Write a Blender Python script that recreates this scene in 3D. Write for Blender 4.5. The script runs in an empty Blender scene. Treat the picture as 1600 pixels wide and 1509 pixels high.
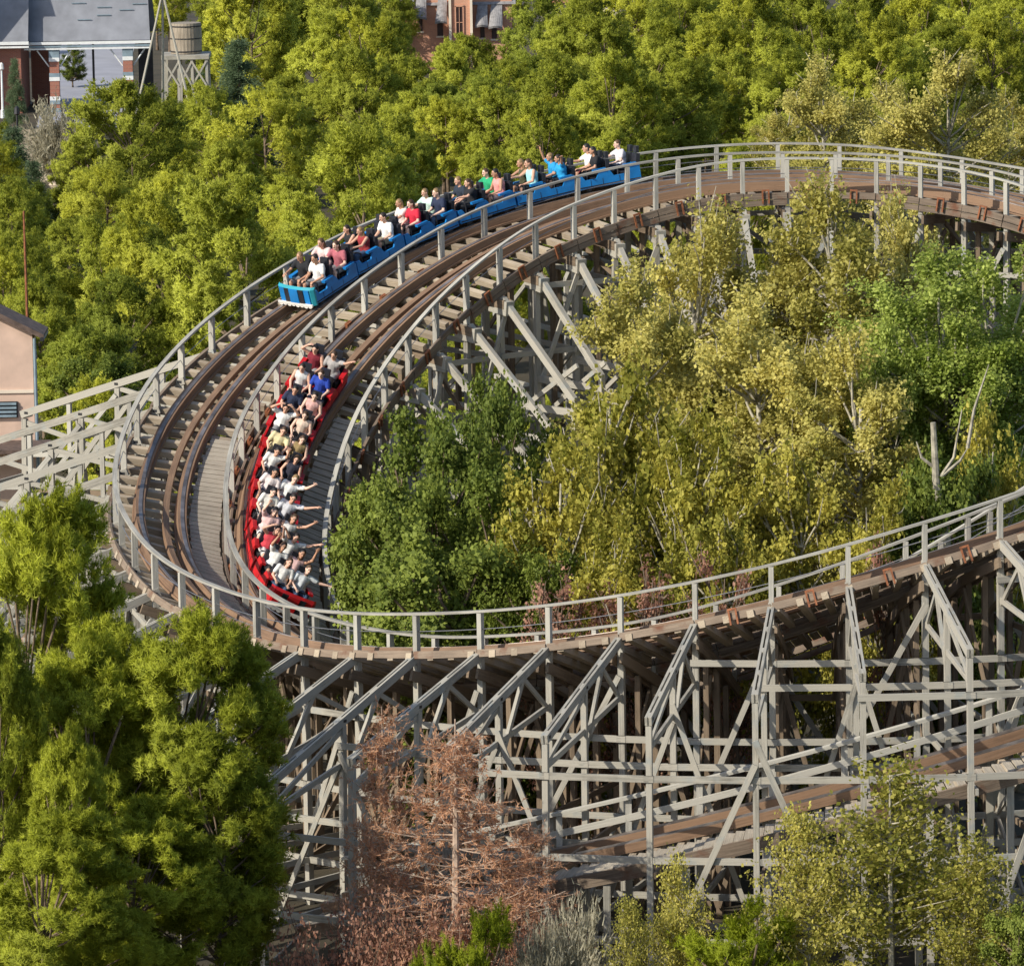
import bpy, bmesh, math, random
import numpy as np
from mathutils import Vector, Matrix

S = bpy.context.scene
C = S.collection
RNG = np.random.default_rng(7)
random.seed(7)
rad = math.radians
GROUPS = {}

# ------------------------------------------------------------------ camera
CAM_H = 33.5
PITCH, ROLL, FPX = rad(8.5), rad(1.0), 9500.0       # focal length in units of a 1600-wide frame

def ray(u, v):
    a, b = (u - 800) / FPX, (754.5 - v) / FPX
    c, s = math.cos(ROLL), math.sin(ROLL)
    x, y = a * c + b * s, -a * s + b * c
    return Vector((x, math.cos(PITCH) + y * math.sin(PITCH), -math.sin(PITCH) + y * math.cos(PITCH)))

def at_depth(u, v, Y):
    """world point seen at u, v that stands at distance Y"""
    d = ray(u, v)
    return Vector((0, 0, CAM_H)) + d * (Y / d.y)

def project(p):
    q = Vector(p) - Vector((0, 0, CAM_H))
    F = Vector((0, math.cos(PITCH), -math.sin(PITCH))); U0 = Vector((0, math.sin(PITCH), math.cos(PITCH)))
    x, y, f = q.x, q.dot(U0), q.dot(F)
    c, s = math.cos(ROLL), math.sin(ROLL)
    a, b = x * c - y * s, x * s + y * c
    return 800 + FPX * a / f, 754.5 - FPX * b / f

cam = bpy.data.cameras.new('camera')
cam_o = bpy.data.objects.new('camera', cam); C.objects.link(cam_o)
X0 = Vector((1, 0, 0)); U0 = Vector((0, math.sin(PITCH), math.cos(PITCH))); F0 = Vector((0, math.cos(PITCH), -math.sin(PITCH)))
c_, s_ = math.cos(ROLL), math.sin(ROLL)
Rc = X0 * c_ - U0 * s_; Uc = X0 * s_ + U0 * c_
M = Matrix((Rc, Uc, -F0)).transposed().to_4x4(); M.translation = (0, 0, CAM_H)
cam_o.matrix_world = M
cam.sensor_fit = 'HORIZONTAL'; cam.sensor_width = 36.0; cam.lens = 36.0 * FPX / 1600
cam.clip_start = 1.0; cam.clip_end = 20000
S.camera = cam_o
S.view_settings.view_transform = 'Standard'; S.view_settings.look = 'None'; S.view_settings.exposure = 0

# ------------------------------------------------------------------ light
SUN_DIR = Vector((-0.79, -0.56, 0.64)).normalized()
w = bpy.data.worlds.new('World'); S.world = w; w.use_nodes = True
nt = w.node_tree; bg = nt.nodes['Background']; sky = nt.nodes.new('ShaderNodeTexSky')
sky.sky_type = 'NISHITA'; sky.sun_disc = False
sky.sun_elevation = math.asin(SUN_DIR.z); sky.sun_rotation = math.atan2(SUN_DIR.x, SUN_DIR.y)
nt.links.new(sky.outputs[0], bg.inputs[0]); bg.inputs[1].default_value = 0.15
sl = bpy.data.lights.new('sun', 'SUN'); sl.energy = 5.0; sl.angle = rad(0.5); sl.color = (1.0, 0.93, 0.80)
so = bpy.data.objects.new('sun', sl); C.objects.link(so)
so.rotation_euler = (-SUN_DIR).to_track_quat('-Z', 'Y').to_euler(); so.location = SUN_DIR * 200

# ------------------------------------------------------------------ materials
def new_mat(name):
    m = bpy.data.materials.new(name); m.use_nodes = True
    n = m.node_tree; b = n.nodes['Principled BSDF']
    return m, n, b

def wood(name, dark, light, rough=0.8, blotch=0.5, stain=None):
    m, n, b = new_mat(name); N = n.nodes; L = n.links
    uv = N.new('ShaderNodeUVMap')
    mp = N.new('ShaderNodeMapping'); mp.inputs['Scale'].default_value = (1.3, 26, 1); L.new(uv.outputs[0], mp.inputs[0])
    oi = N.new('ShaderNodeObjectInfo')
    grain = N.new('ShaderNodeTexNoise'); grain.noise_dimensions = '4D'; grain.inputs['Scale'].default_value = 1.0; grain.inputs['Detail'].default_value = 4
    L.new(mp.outputs[0], grain.inputs['Vector'])
    mul = N.new('ShaderNodeMath'); mul.operation = 'MULTIPLY'; mul.inputs[1].default_value = 40; L.new(oi.outputs['Random'], mul.inputs[0]); L.new(mul.outputs[0], grain.inputs['W'])
    geo = N.new('ShaderNodeNewGeometry')
    big = N.new('ShaderNodeTexNoise'); big.inputs['Scale'].default_value = 0.9; big.inputs['Detail'].default_value = 5; big.inputs['Roughness'].default_value = 0.65
    L.new(geo.outputs['Position'], big.inputs['Vector'])
    mx = N.new('ShaderNodeMath'); mx.operation = 'MULTIPLY_ADD'; mx.inputs[1].default_value = blotch; L.new(big.outputs[0], mx.inputs[0])
    gm = N.new('ShaderNodeMath'); gm.operation = 'MULTIPLY'; gm.inputs[1].default_value = 0.75; L.new(grain.outputs[0], gm.inputs[0]); L.new(gm.outputs[0], mx.inputs[2])
    ad = N.new('ShaderNodeMath'); ad.operation = 'MULTIPLY_ADD'; ad.inputs[1].default_value = 0.36; L.new(oi.outputs['Random'], ad.inputs[0]); L.new(mx.outputs[0], ad.inputs[2])
    cr = N.new('ShaderNodeValToRGB'); e = cr.color_ramp.elements
    e[0].position = 0.42; e[0].color = (*dark, 1); e[1].position = 1.0; e[1].color = (*light, 1)
    L.new(ad.outputs[0], cr.inputs[0])
    out = cr.outputs[0]
    if stain:
        st = N.new('ShaderNodeTexNoise'); st.inputs['Scale'].default_value = 2.3; st.inputs['Detail'].default_value = 6; L.new(geo.outputs['Position'], st.inputs['Vector'])
        sr = N.new('ShaderNodeValToRGB'); sr.color_ramp.elements[0].position = 0.56; sr.color_ramp.elements[1].position = 0.72
        L.new(st.outputs[0], sr.inputs[0])
        mix = N.new('ShaderNodeMix'); mix.data_type = 'RGBA'; L.new(sr.outputs[0], mix.inputs['Factor']); L.new(out, mix.inputs[6]); mix.inputs[7].default_value = (*stain, 1)
        out = mix.outputs[2]
    L.new(out, b.inputs['Base Color']); b.inputs['Roughness'].default_value = rough
    bp = N.new('ShaderNodeBump'); bp.inputs['Strength'].default_value = 0.5; bp.inputs['Distance'].default_value = 0.02
    L.new(grain.outputs[0], bp.inputs['Height']); L.new(bp.outputs[0], b.inputs['Normal'])
    return m

def plain(name, col, rough=0.6, metal=0.0, vary=0.25, scale=3.0, col2=None):
    m, n, b = new_mat(name); N = n.nodes; L = n.links
    geo = N.new('ShaderNodeNewGeometry'); no = N.new('ShaderNodeTexNoise'); no.inputs['Scale'].default_value = scale; no.inputs['Detail'].default_value = 5
    L.new(geo.outputs['Position'], no.inputs['Vector'])
    cr = N.new('ShaderNodeValToRGB'); e = cr.color_ramp.elements
    c2 = col2 or tuple(min(1, x * (1 + vary)) for x in col); c1 = tuple(x * (1 - vary) for x in col)
    e[0].position = 0.3; e[0].color = (*c1, 1); e[1].position = 0.7; e[1].color = (*c2, 1)
    L.new(no.outputs[0], cr.inputs[0]); L.new(cr.outputs[0], b.inputs['Base Color'])
    b.inputs['Roughness'].default_value = rough; b.inputs['Metallic'].default_value = metal
    return m

def foliage(name, a, bcol, transl=0.44, hue_obj=0.34):
    """leaf colour from a (old leaf) to bcol (fresh leaf) by the mesh's tint attribute and the object's own random"""
    m = bpy.data.materials.new(name); m.use_nodes = True; n = m.node_tree; N = n.nodes; L = n.links
    for x in list(N): N.remove(x)
    at = N.new('ShaderNodeAttribute'); at.attribute_name = 'tint'
    oi = N.new('ShaderNodeObjectInfo')
    ad = N.new('ShaderNodeMath'); ad.operation = 'MULTIPLY_ADD'; ad.inputs[1].default_value = hue_obj
    sb = N.new('ShaderNodeMath'); sb.operation = 'SUBTRACT'; sb.inputs[1].default_value = 0.5; L.new(oi.outputs['Random'], sb.inputs[0])
    L.new(sb.outputs[0], ad.inputs[0]); L.new(at.outputs['Fac'], ad.inputs[2])
    cr = N.new('ShaderNodeValToRGB'); e = cr.color_ramp.elements
    e[0].position = 0.0; e[0].color = (*a, 1); e[1].position = 1.0; e[1].color = (*bcol, 1); L.new(ad.outputs[0], cr.inputs[0])
    d = N.new('ShaderNodeBsdfPrincipled'); d.inputs['Roughness'].default_value = 0.6; d.inputs['Specular IOR Level'].default_value = 0.25
    t = N.new('ShaderNodeBsdfTranslucent'); mx = N.new('ShaderNodeMixShader'); mx.inputs[0].default_value = transl
    o = N.new('ShaderNodeOutputMaterial')
    L.new(cr.outputs[0], d.inputs['Base Color']); L.new(cr.outputs[0], t.inputs[0])
    L.new(d.outputs[0], mx.inputs[1]); L.new(t.outputs[0], mx.inputs[2]); L.new(mx.outputs[0], o.inputs[0])
    return m

def object_colour(name, rough=0.8, feature=False):
    m, n, b = new_mat(name); N = n.nodes; L = n.links
    oi = N.new('ShaderNodeObjectInfo'); out = oi.outputs['Color']
    geo = N.new('ShaderNodeTexCoord'); no = N.new('ShaderNodeTexNoise'); no.inputs['Scale'].default_value = 14; L.new(geo.outputs['Object'], no.inputs['Vector'])
    mr = N.new('ShaderNodeMapRange'); mr.inputs[1].default_value = 0.3; mr.inputs[2].default_value = 0.7; mr.inputs[3].default_value = 0.82; mr.inputs[4].default_value = 1.1; L.new(no.outputs[0], mr.inputs[0])
    mx = N.new('ShaderNodeMix'); mx.data_type = 'RGBA'; mx.blend_type = 'MULTIPLY'; mx.inputs['Factor'].default_value = 1
    L.new(out, mx.inputs[6]); L.new(mr.outputs[0], mx.inputs[7]); out = mx.outputs[2]
    if feature:
        at = N.new('ShaderNodeAttribute'); at.attribute_name = 'face'
        m2 = N.new('ShaderNodeMix'); m2.data_type = 'RGBA'; m2.blend_type = 'MULTIPLY'; m2.inputs['Factor'].default_value = 1
        L.new(out, m2.inputs[6]); L.new(at.outputs['Color'], m2.inputs[7]); out = m2.outputs[2]
    L.new(out, b.inputs['Base Color']); b.inputs['Roughness'].default_value = rough
    return m

MT = {
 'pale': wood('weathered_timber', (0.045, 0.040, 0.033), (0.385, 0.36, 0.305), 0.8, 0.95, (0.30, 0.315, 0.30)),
 'rail': wood('handrail_timber', (0.13, 0.122, 0.11), (0.45, 0.43, 0.375), 0.7, 0.7),
 'darker': wood('brown_shaded_timber', (0.04, 0.026, 0.017), (0.23, 0.17, 0.115), 0.9, 0.8),  # brown, dirty timber; shade under the decks is put into its dark colour
 'brown': wood('stained_timber', (0.05, 0.036, 0.028), (0.27, 0.205, 0.15), 0.85, 0.6, (0.15, 0.065, 0.035)),
 'plank': wood('walkway_planks', (0.14, 0.115, 0.09), (0.50, 0.44, 0.35), 0.85, 0.5),
 'tie': wood('tie_timber', (0.13, 0.095, 0.065), (0.46, 0.38, 0.28), 0.85, 0.6),
 'track': wood('rail_timber', (0.075, 0.043, 0.027), (0.27, 0.165, 0.10), 0.75, 0.65),
 'steel': plain('running_steel', (0.33, 0.29, 0.27), 0.40, 0.75, 0.5, 2.0),
 'rust': plain('rusty_iron', (0.26, 0.095, 0.04), 0.75, 0.2, 0.4, 9.0),
 'wire': plain('steel_cable', (0.35, 0.35, 0.36), 0.4, 0.8, 0.1),
 'bark': plain('bark', (0.16, 0.115, 0.08), 0.9, 0, 0.45, 6.0),
 'pale_bark': plain('pale_bark', (0.34, 0.31, 0.24), 0.85, 0, 0.5, 5.0),
 'blue': plain('blue_paint', (0.01, 0.19, 0.52), 0.42, 0, 0.18, 2.5),
 'red': plain('red_paint', (0.52, 0.012, 0.016), 0.4, 0, 0.2, 2.5),
 'teal': plain('teal_paint', (0.02, 0.30, 0.38), 0.45, 0, 0.1),
 'black': plain('black_vinyl', (0.018, 0.019, 0.026), 0.5, 0, 0.3, 5.0),
 'white': plain('white_paint', (0.72, 0.70, 0.66), 0.55, 0, 0.12, 6.0),
 'iron': plain('dark_iron', (0.04, 0.04, 0.045), 0.5, 0.6, 0.2),
 'navy_seat': plain('navy_vinyl', (0.012, 0.03, 0.075), 0.5, 0, 0.3, 5.0),
 'skin': object_colour('skin', 0.55, True), 'cloth': object_colour('cloth', 0.9), 'hair': object_colour('hair', 0.6),
 'pine': foliage('pine_needles', (0.21, 0.25, 0.026), (0.76, 0.79, 0.115)),
 'pine_dark': foliage('pine_needles_dark', (0.155, 0.205, 0.028), (0.60, 0.66, 0.10)),
 'pine_fresh': foliage('pine_needles_fresh', (0.25, 0.28, 0.025), (0.86, 0.86, 0.12)),
 'sapling': foliage('sapling_leaves', (0.17, 0.19, 0.02), (0.66, 0.58, 0.14)),
 'pine_near': foliage('pine_needles_near', (0.155, 0.195, 0.014), (0.72, 0.76, 0.085)),
 'young_pine': foliage('young_pine_needles', (0.14, 0.20, 0.012), (0.44, 0.50, 0.03)),
 'blue_fir': foliage('blue_fir_needles', (0.05, 0.09, 0.045), (0.20, 0.27, 0.14)),
 'plane': foliage('yellowing_leaves', (0.26, 0.25, 0.04), (0.80, 0.71, 0.22)),
 'plane_green': foliage('olive_yellow_leaves', (0.19, 0.205, 0.022), (0.68, 0.60, 0.12)),
 'broad': foliage('dark_green_leaves', (0.09, 0.135, 0.02), (0.36, 0.42, 0.08)),
 'lush': foliage('bright_green_leaves', (0.18, 0.25, 0.028), (0.66, 0.74, 0.19)),
 'silver': foliage('silver_leaves', (0.22, 0.20, 0.13), (0.60, 0.56, 0.42)),
 'dead': foliage('dead_needles', (0.36, 0.17, 0.09), (0.80, 0.47, 0.28)),
 'redleaf': foliage('red_leaves', (0.26, 0.11, 0.07), (0.62, 0.36, 0.25)),
}

# ------------------------------------------------------------------ mesh helpers
class MB:
    def __init__(s): s.v = []; s.f = []; s.uv = []; s.mi = []; s.cur = 0
    def quad(s, a, b, c, d, uv=((0, 0), (1, 0), (1, 1), (0, 1))):
        i = len(s.v); s.v += [Vector(a), Vector(b), Vector(c), Vector(d)]; s.f.append((i, i + 1, i + 2, i + 3)); s.uv += list(uv); s.mi.append(s.cur)
    def poly(s, pts):
        i = len(s.v); s.v += [Vector(p) for p in pts]; s.f.append(tuple(range(i, i + len(pts)))); s.uv += [(p[0], p[1]) for p in pts]; s.mi.append(s.cur)
    def sweep(s, rings, cap=True):
        """rings: list of rings with the same number of points; u runs along the sweep"""
        n = len(rings[0]); base = len(s.v); L = [0.0]
        for r in rings: s.v += [Vector(p) for p in r]
        for k in range(1, len(rings)):
            L.append(L[-1] + (sum((Vector(p) for p in rings[k]), Vector()) / n - sum((Vector(p) for p in rings[k - 1]), Vector()) / n).length)
        P = [0.0]
        for j in range(n): P.append(P[-1] + (Vector(rings[0][(j + 1) % n]) - Vector(rings[0][j])).length)
        off = random.random() * 30
        for k in range(len(rings) - 1):
            for j in range(n):
                a = base + k * n + j; b = base + k * n + (j + 1) % n; c = b + n; d = a + n
                s.f.append((a, b, c, d)); s.mi.append(s.cur)
                s.uv += [(L[k] + off, P[j]), (L[k] + off, P[j + 1]), (L[k + 1] + off, P[j + 1]), (L[k + 1] + off, P[j])]
        if cap:
            s.f.append(tuple(base + j for j in reversed(range(n)))); s.mi.append(s.cur); s.uv += [(off + .02 * j, P[j]) for j in reversed(range(n))]
            e = base + (len(rings) - 1) * n
            s.f.append(tuple(e + j for j in range(n))); s.mi.append(s.cur); s.uv += [(off + .02 * j, P[j]) for j in range(n)]
    def beam(s, a, b, wd, ht, up=(0, 0, 1), ext=0.0):
        a = Vector(a); b = Vector(b); d = (b - a).normalized(); a = a - d * ext; b = b + d * ext
        up = Vector(up)
        if abs(d.dot(up.normalized())) > 0.98: up = Vector((1, 0, 0)) if abs(d.x) < .7 else Vector((0, 1, 0))
        sd = d.cross(up).normalized(); u2 = sd.cross(d).normalized()
        ring = lambda p: [p - sd * wd / 2 - u2 * ht / 2, p + sd * wd / 2 - u2 * ht / 2, p + sd * wd / 2 + u2 * ht / 2, p - sd * wd / 2 + u2 * ht / 2]
        s.sweep([ring(a), ring(b)])
    def tube(s, pts, radii, n=7):
        pts = [Vector(p) for p in pts]; rings = []
        for k, p in enumerate(pts):
            d = (pts[min(k + 1, len(pts) - 1)] - pts[max(k - 1, 0)]).normalized()
            a = d.orthogonal().normalized() if abs(d.z) > .999 else d.cross(Vector((0, 0, 1))).normalized(); b = d.cross(a)
            rings.append([p + (a * math.cos(2 * math.pi * j / n) + b * math.sin(2 * math.pi * j / n)) * radii[k] for j in range(n)])
        s.sweep(rings)
    def build(s, name, mats, parent=None, smooth=False):
        me = bpy.data.meshes.new(name)
        me.from_pydata([tuple(v) for v in s.v], [], s.f)
        ul = me.uv_layers.new(name='UVMap'); ul.data.foreach_set('uv', np.array(s.uv, dtype=np.float32).ravel())
        mats = mats if isinstance(mats, (list, tuple)) else [mats]
        for m in mats: me.materials.append(MT[m] if isinstance(m, str) else m)
        if len(mats) > 1: me.polygons.foreach_set('material_index', s.mi)
        if smooth: me.polygons.foreach_set('use_smooth', [True] * len(me.polygons))
        bm = bmesh.new(); bm.from_mesh(me); bmesh.ops.recalc_face_normals(bm, faces=bm.faces); bm.to_mesh(me); bm.free()
        return link(name, me, parent)

def link(name, me, parent=None):
    o = bpy.data.objects.new(name, me); C.objects.link(o)
    if parent is not None:
        o.parent = parent
        if me is not None and '_local' not in me:       # mesh given in world coordinates
            r = root_of(parent)
            if o.parent == r: me.transform(Matrix.Translation(-r.location))
            else: me.transform(Matrix.Translation(-r.location))
    return o

def root_of(o):
    while o.parent is not None: o = o.parent
    return o

def thing(name, label, cat, loc=(0, 0, 0), group=None):
    o = bpy.data.objects.new(name, None); C.objects.link(o); o.location = loc; o.empty_display_size = 0.3
    o['label'] = label; o['category'] = cat
    if group: o['group'] = group
    return o

def tag(o, label, cat, group=None):
    o['label'] = label; o['category'] = cat
    if group: o['group'] = group
    return o

def structure(o): o['kind'] = 'structure'; return o

ORD = ['first', 'second', 'third', 'fourth', 'fifth', 'sixth', 'seventh', 'eighth', 'ninth', 'tenth', 'eleventh', 'twelfth', 'thirteenth', 'fourteenth',
       'fifteenth', 'sixteenth', 'seventeenth', 'eighteenth', 'nineteenth', 'twentieth']
def ordinal(i):
    return ORD[i] if i < 20 else ('%dth' % (i + 1) if (i + 1) % 10 not in (1, 2, 3) else '%d%s' % (i + 1, {1: 'st', 2: 'nd', 3: 'rd'}[(i + 1) % 10]))

# ------------------------------------------------------------------ ground
def ground():
    n = 60; mb_v = []; f = []
    xs = [-3000 + 6000 * i / n for i in range(n + 1)]; ys = [-200 + 200 * j / 10 for j in range(10)] + [i * 10 for i in range(45)] + [450 + (j ** 2) * 14 for j in range(1, 17)]
    for y in ys:
        for x in xs:
            mb_v.append((x, y, 0.0 if y < 480 else (y - 480) * 0.012))
    for j in range(len(ys) - 1):
        for i in range(n): a = j * (n + 1) + i; f.append((a, a + 1, a + n + 2, a + n + 1))
    me = bpy.data.meshes.new('ground'); me.from_pydata(mb_v, [], f)
    m, nn, b = new_mat('forest_soil'); N = nn.nodes; L = nn.links
    geo = N.new('ShaderNodeNewGeometry'); no = N.new('ShaderNodeTexNoise'); no.inputs['Scale'].default_value = 0.6; no.inputs['Detail'].default_value = 8; no.inputs['Roughness'].default_value = 0.7
    L.new(geo.outputs['Position'], no.inputs['Vector'])
    cr = N.new('ShaderNodeValToRGB'); e = cr.color_ramp.elements; e[0].position = 0.35; e[0].color = (0.03, 0.026, 0.014, 1); e[1].position = 0.62; e[1].color = (0.075, 0.058, 0.034, 1)
    x = e.new(0.72); x.color = (0.05, 0.06, 0.018, 1)
    L.new(no.outputs[0], cr.inputs[0]); L.new(cr.outputs[0], b.inputs['Base Color']); b.inputs['Roughness'].default_value = 0.95
    me.materials.append(m)
    structure(link('ground', me))
ground()

# ------------------------------------------------------------------ the curve: handrail heights round the turn
CX, CY, R0 = 8.31, 165.55, 19.2
W_MID, W_IN = 2.95, 5.70
RAIL_H = 1.0
OUT_T = [(50, -18.9), (60, -18.4), (67.5, -18.03), (73.5, -17.73), (82, -17.36), (90.1, -17.24), (96.2, -17.29), (102.8, -17.43), (113.8, -17.94), (121.7, -18.32), (127.9, -18.8), (133.9, -19.25),
         (139.9, -19.88), (144.8, -20.32), (149.7, -20.83), (155.3, -21.38), (160.2, -21.93), (165.3, -22.41), (169.6, -22.95), (173.3, -23.36), (177.2, -23.75), (181, -24.1), (186, -24.4),
         (190.2, -24.6), (195.4, -24.9), (199.1, -25.15), (202.7, -25.35), (207.9, -25.55), (213.8, -25.71), (219.1, -25.81), (224.4, -25.85), (229.8, -25.78), (235.9, -25.6), (241.5, -25.41),
         (247, -25.15), (252.5, -24.84), (258.1, -24.44), (263.7, -24.03), (269.4, -23.52), (275, -23.01), (280.8, -22.5), (300, -20.6)]
MID_T = [(50, -18.8), (57, -18.4), (64.2, -17.97), (70.2, -17.62), (80.1, -17.33), (89.8, -17.26), (96.2, -17.24), (102.2, -17.34), (108.5, -17.54), (114.7, -17.87), (120.9, -18.24), (127.1, -18.72),
         (133.5, -19.35), (139.7, -20.03), (145, -20.62), (150.7, -21.28), (156.1, -21.93), (162, -22.6), (168.6, -23.25), (174.2, -23.9), (178.5, -24.5), (183.5, -25.05), (187.5, -25.55), (191.3, -25.88),
         (196.9, -26.21), (201.9, -26.46), (208.2, -26.67), (212.5, -26.74), (216.5, -26.79), (220.8, -26.81), (227.6, -26.82), (232, -26.75), (236.3, -26.61), (241.4, -26.42), (247, -26.2), (252.7, -25.91),
         (258.2, -25.46), (264, -24.97), (269.6, -24.43), (275.5, -23.84), (281.4, -23.28), (300, -21.5)]
IN_T = [(50, -18.6), (59.6, -17.95), (65.1, -17.61), (77.2, -17.25), (89.2, -17.17), (95.7, -17.19), (102.1, -17.33), (108.1, -17.63), (114.1, -17.99), (120.6, -18.43), (127.2, -19.04), (132.8, -19.72),
        (139.2, -20.5), (144.7, -21.25), (150.5, -22.05), (155.4, -22.75), (161.6, -23.6), (165.2, -24.2), (169.5, -24.9), (174.4, -25.55), (180.5, -26.2), (185.1, -26.7), (191.2, -27.25), (195.6, -27.6),
        (200, -27.86), (202.7, -28.05), (207.6, -28.25), (215, -28.4), (225, -28.42), (240, -28.0), (255, -26.9), (265, -26.05), (273.9, -25.25), (281.9, -24.23), (284.7, -23.88), (300, -22.0)]
_TH = np.linspace(50, 300, 1001)
def _smooth(T):
    a = np.array(T); z = np.interp(_TH, a[:, 0], a[:, 1]); k = np.exp(-0.5 * (np.arange(-40, 41) * 0.25 / 3.2) ** 2); k /= k.sum()
    zp = np.concatenate([2 * z[0] - z[40:0:-1], z, 2 * z[-1] - z[-2:-42:-1]])
    return np.convolve(zp, k, 'valid')
ZO, ZM, ZI = (_smooth(t) + CAM_H - RAIL_H for t in (OUT_T, MID_T, IN_T))
def zc(tab, th): return float(np.interp(th, _TH, tab))

def deck(th, wv, track=None):
    """deck point at angle th (degrees) and distance wv inward from the outer handrail"""
    o, m, i = zc(ZO, th), zc(ZM, th), zc(ZI, th)
    if track is None: track = 0 if wv < W_MID else 1
    z = o + (m - o) * wv / W_MID if track == 0 else m + (i - m) * (wv - W_MID) / (W_IN - W_MID)
    a = rad(th)
    return Vector((CX + (R0 - wv) * math.cos(a), CY + (R0 - wv) * math.sin(a), z))

def frame(th, wv, track):
    p = deck(th, wv, track); T = (deck(th + .4, wv, track) - deck(th - .4, wv, track)).normalized()
    e = (deck(th, wv + .2, track) - deck(th, wv - .2, track)).normalized()
    up = T.cross(e).normalized(); e = up.cross(T).normalized()
    return p, T, e, up

TH0, TH1 = 52.0, 297.0
STEP = 1.2
def sweep_along(mb, wv, track, wd, z0, z1, a0=TH0, a1=TH1, vertical=False):
    n = int((a1 - a0) / STEP); rings = []
    for k in range(n + 1):
        th = a0 + (a1 - a0) * k / n
        p, T, e, up = frame(th, wv, track)
        if vertical: up = Vector((0, 0, 1)); e = up.cross(T).normalized()
        rings.append([p - e * wd / 2 + up * z0, p + e * wd / 2 + up * z0, p + e * wd / 2 + up * z1, p - e * wd / 2 + up * z1])
    mb.sweep(rings)

BAY = 5.608
BENTS = [90.1 + BAY * k for k in range(-6, 37)]

def handrail(parent, wv, track, lift=0.0):
    mb = MB(); sweep_along(mb, wv, track, 0.13, RAIL_H - 0.06 + lift, RAIL_H + lift, vertical=True)
    rail = mb.build('handrail', 'rail', parent)
    for th in BENTS:
        p = deck(th, wv, track); a = rad(th); rd = Vector((math.cos(a), math.sin(a), 0))
        mb = MB(); mb.beam(p + Vector((0, 0, -0.5)), p + Vector((0, 0, RAIL_H - .072 + lift)), 0.12, 0.16, rd)
        mb.build('rail_post', 'rail', rail)
    mb = MB(); n = 180
    for h in (0.52,):
        mb.tube([deck(TH0 + (TH1 - TH0) * k / n, wv, track) + Vector((0, 0, h + lift)) for k in range(n + 1)], [0.012] * (n + 1), 4)
    mb.build('guard_cable', 'wire', rail)
    return rail

def build_track(track, label, rails, walk, edges):
    p0 = deck(180, rails[0], track)
    t = thing('coaster_track', label, 'coaster track', p0, 'timber tracks of the coaster')
    for wv in rails:
        mb = MB(); sweep_along(mb, wv, track, 0.24, 0.0, 0.215)
        r = mb.build('running_rail', 'track', t)
        sgn = 1 if wv == rails[0] else -1
        mb = MB(); sweep_along(mb, wv, track, 0.105, 0.2155, 0.235)
        mb.build('steel_strip', 'steel', r)
        mb = MB(); sweep_along(mb, wv + sgn * 0.0, track, 0.34, -0.06, -0.001); mb.build('bed_timber', 'track', r)
    # guard timber inside the inner rail
    mb = MB(); sweep_along(mb, rails[1] - 0.42, track, 0.17, 0.0, 0.14); mb.build('guard_timber', 'track', t)
    # ties: a hundred as single parts, the hidden rest as one
    arc = []; th = TH0
    while th < TH1:
        arc.append(th); th += math.degrees(0.56 / (R0 - rails[0] - .6))
    vis = sorted(arc, key=lambda q: abs(q - 168))[:100]
    rest = MB()
    for th in arc:
        p, T, e, up = frame(th, rails[0], track)
        L0, L1 = (-0.86 if track == 0 else -.28), walk[1] - rails[0] - .02
        jit = random.uniform(-.05, .07)
        mb = MB() if th in vis else rest
        mb.beam(p + e * (L0 - jit) + up * -0.16, p + e * (L1 + jit) + up * -0.16, 0.17, 0.18, up)
        if th in vis: mb.build('cross_tie', 'tie', t)
    o = rest.build('cross_tie', 'tie', t); o['kind'] = 'stuff'
    # walkway planks
    mb = MB(); th = 167.0 if track == 0 else 157.0
    d = math.degrees(0.23 / (R0 - walk[0]))
    while th < TH1:
        p, T, e, up = frame(th, walk[0], track); j = random.uniform(-.02, .03)
        mb.beam(p + up * (-.03 + random.uniform(-.006, .006)) - e * j, p + e * (walk[1] - walk[0] + j) + up * (-.03 + random.uniform(-.008, .004)), 0.213, 0.05, up)
        th += d
    mb.build('walkway', 'plank', t)
    for wv, dp in edges:
        mb = MB()                                          # boards butted bay by bay, none of them quite in line
        for th in BENTS[:-1]:
            if th < TH0: continue
            j = random.uniform(-.022, .022); q = random.uniform(-.02, .02)
            sweep_along(mb, wv + q, track, random.uniform(.06, .09), -0.21 + j, -0.02 + j, th + .05, min(th + BAY - .05, TH1))
            if not (track == 0 and wv < 1) and random.random() < .9: sweep_along(mb, wv + q * .5, track, 0.05, -0.40 + j, -0.235 + j, th + .04, min(th + BAY - .04, TH1))
        mb.build('stringer', 'brown', t)
    # rusty strap brackets half-way along each bay
    for wv in (edges[0][0] - .08, edges[-1][0] + .08):
        for th in BENTS:
            thm = th + BAY / 2
            if track == 0 and wv < 1 and thm < 256: continue
            p, T, e, up = frame(thm, wv, track)
            mb = MB(); z1 = -0.34; z0 = 0.05
            for s in (-.09, .09):
                mb.beam(p + T * s + up * z0, p + T * s + up * z1, 0.045, 0.05, e)
            mb.beam(p + T * -.09 + up * z0, p + T * .09 + up * z0, 0.05, 0.06, e, .022)
            mb.build('strap_bracket', 'rust', t)
    return t

outer = build_track(0, 'outer banked track of the curve that carries the blue train', (0.62, 1.76), (2.02, 2.86), ((-0.16, 0), (W_MID - .02, 0)))
handrail(outer, 0.0, 0); handrail(outer, W_MID + .06, 0)
inner = build_track(1, 'inner banked track of the curve that carries the red train', (3.40, 4.54), (4.80, 5.60), ((3.13, 0), (W_IN + .12, 0)))
handrail(inner, W_IN, 1)

# ------------------------------------------------------------------ timber bents
LEVELS = (1.2, 3.15, 5.1, 7.05, 9.0, 10.95, 12.9)
def out_drop(th): return float(np.interp(th, [150, 200, 230, 236, 241, 247, 258, 264, 290], [1.8, 2.1, 2.1, 1.9, 1.25, 1.1, .85, .7, .7]))

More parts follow.
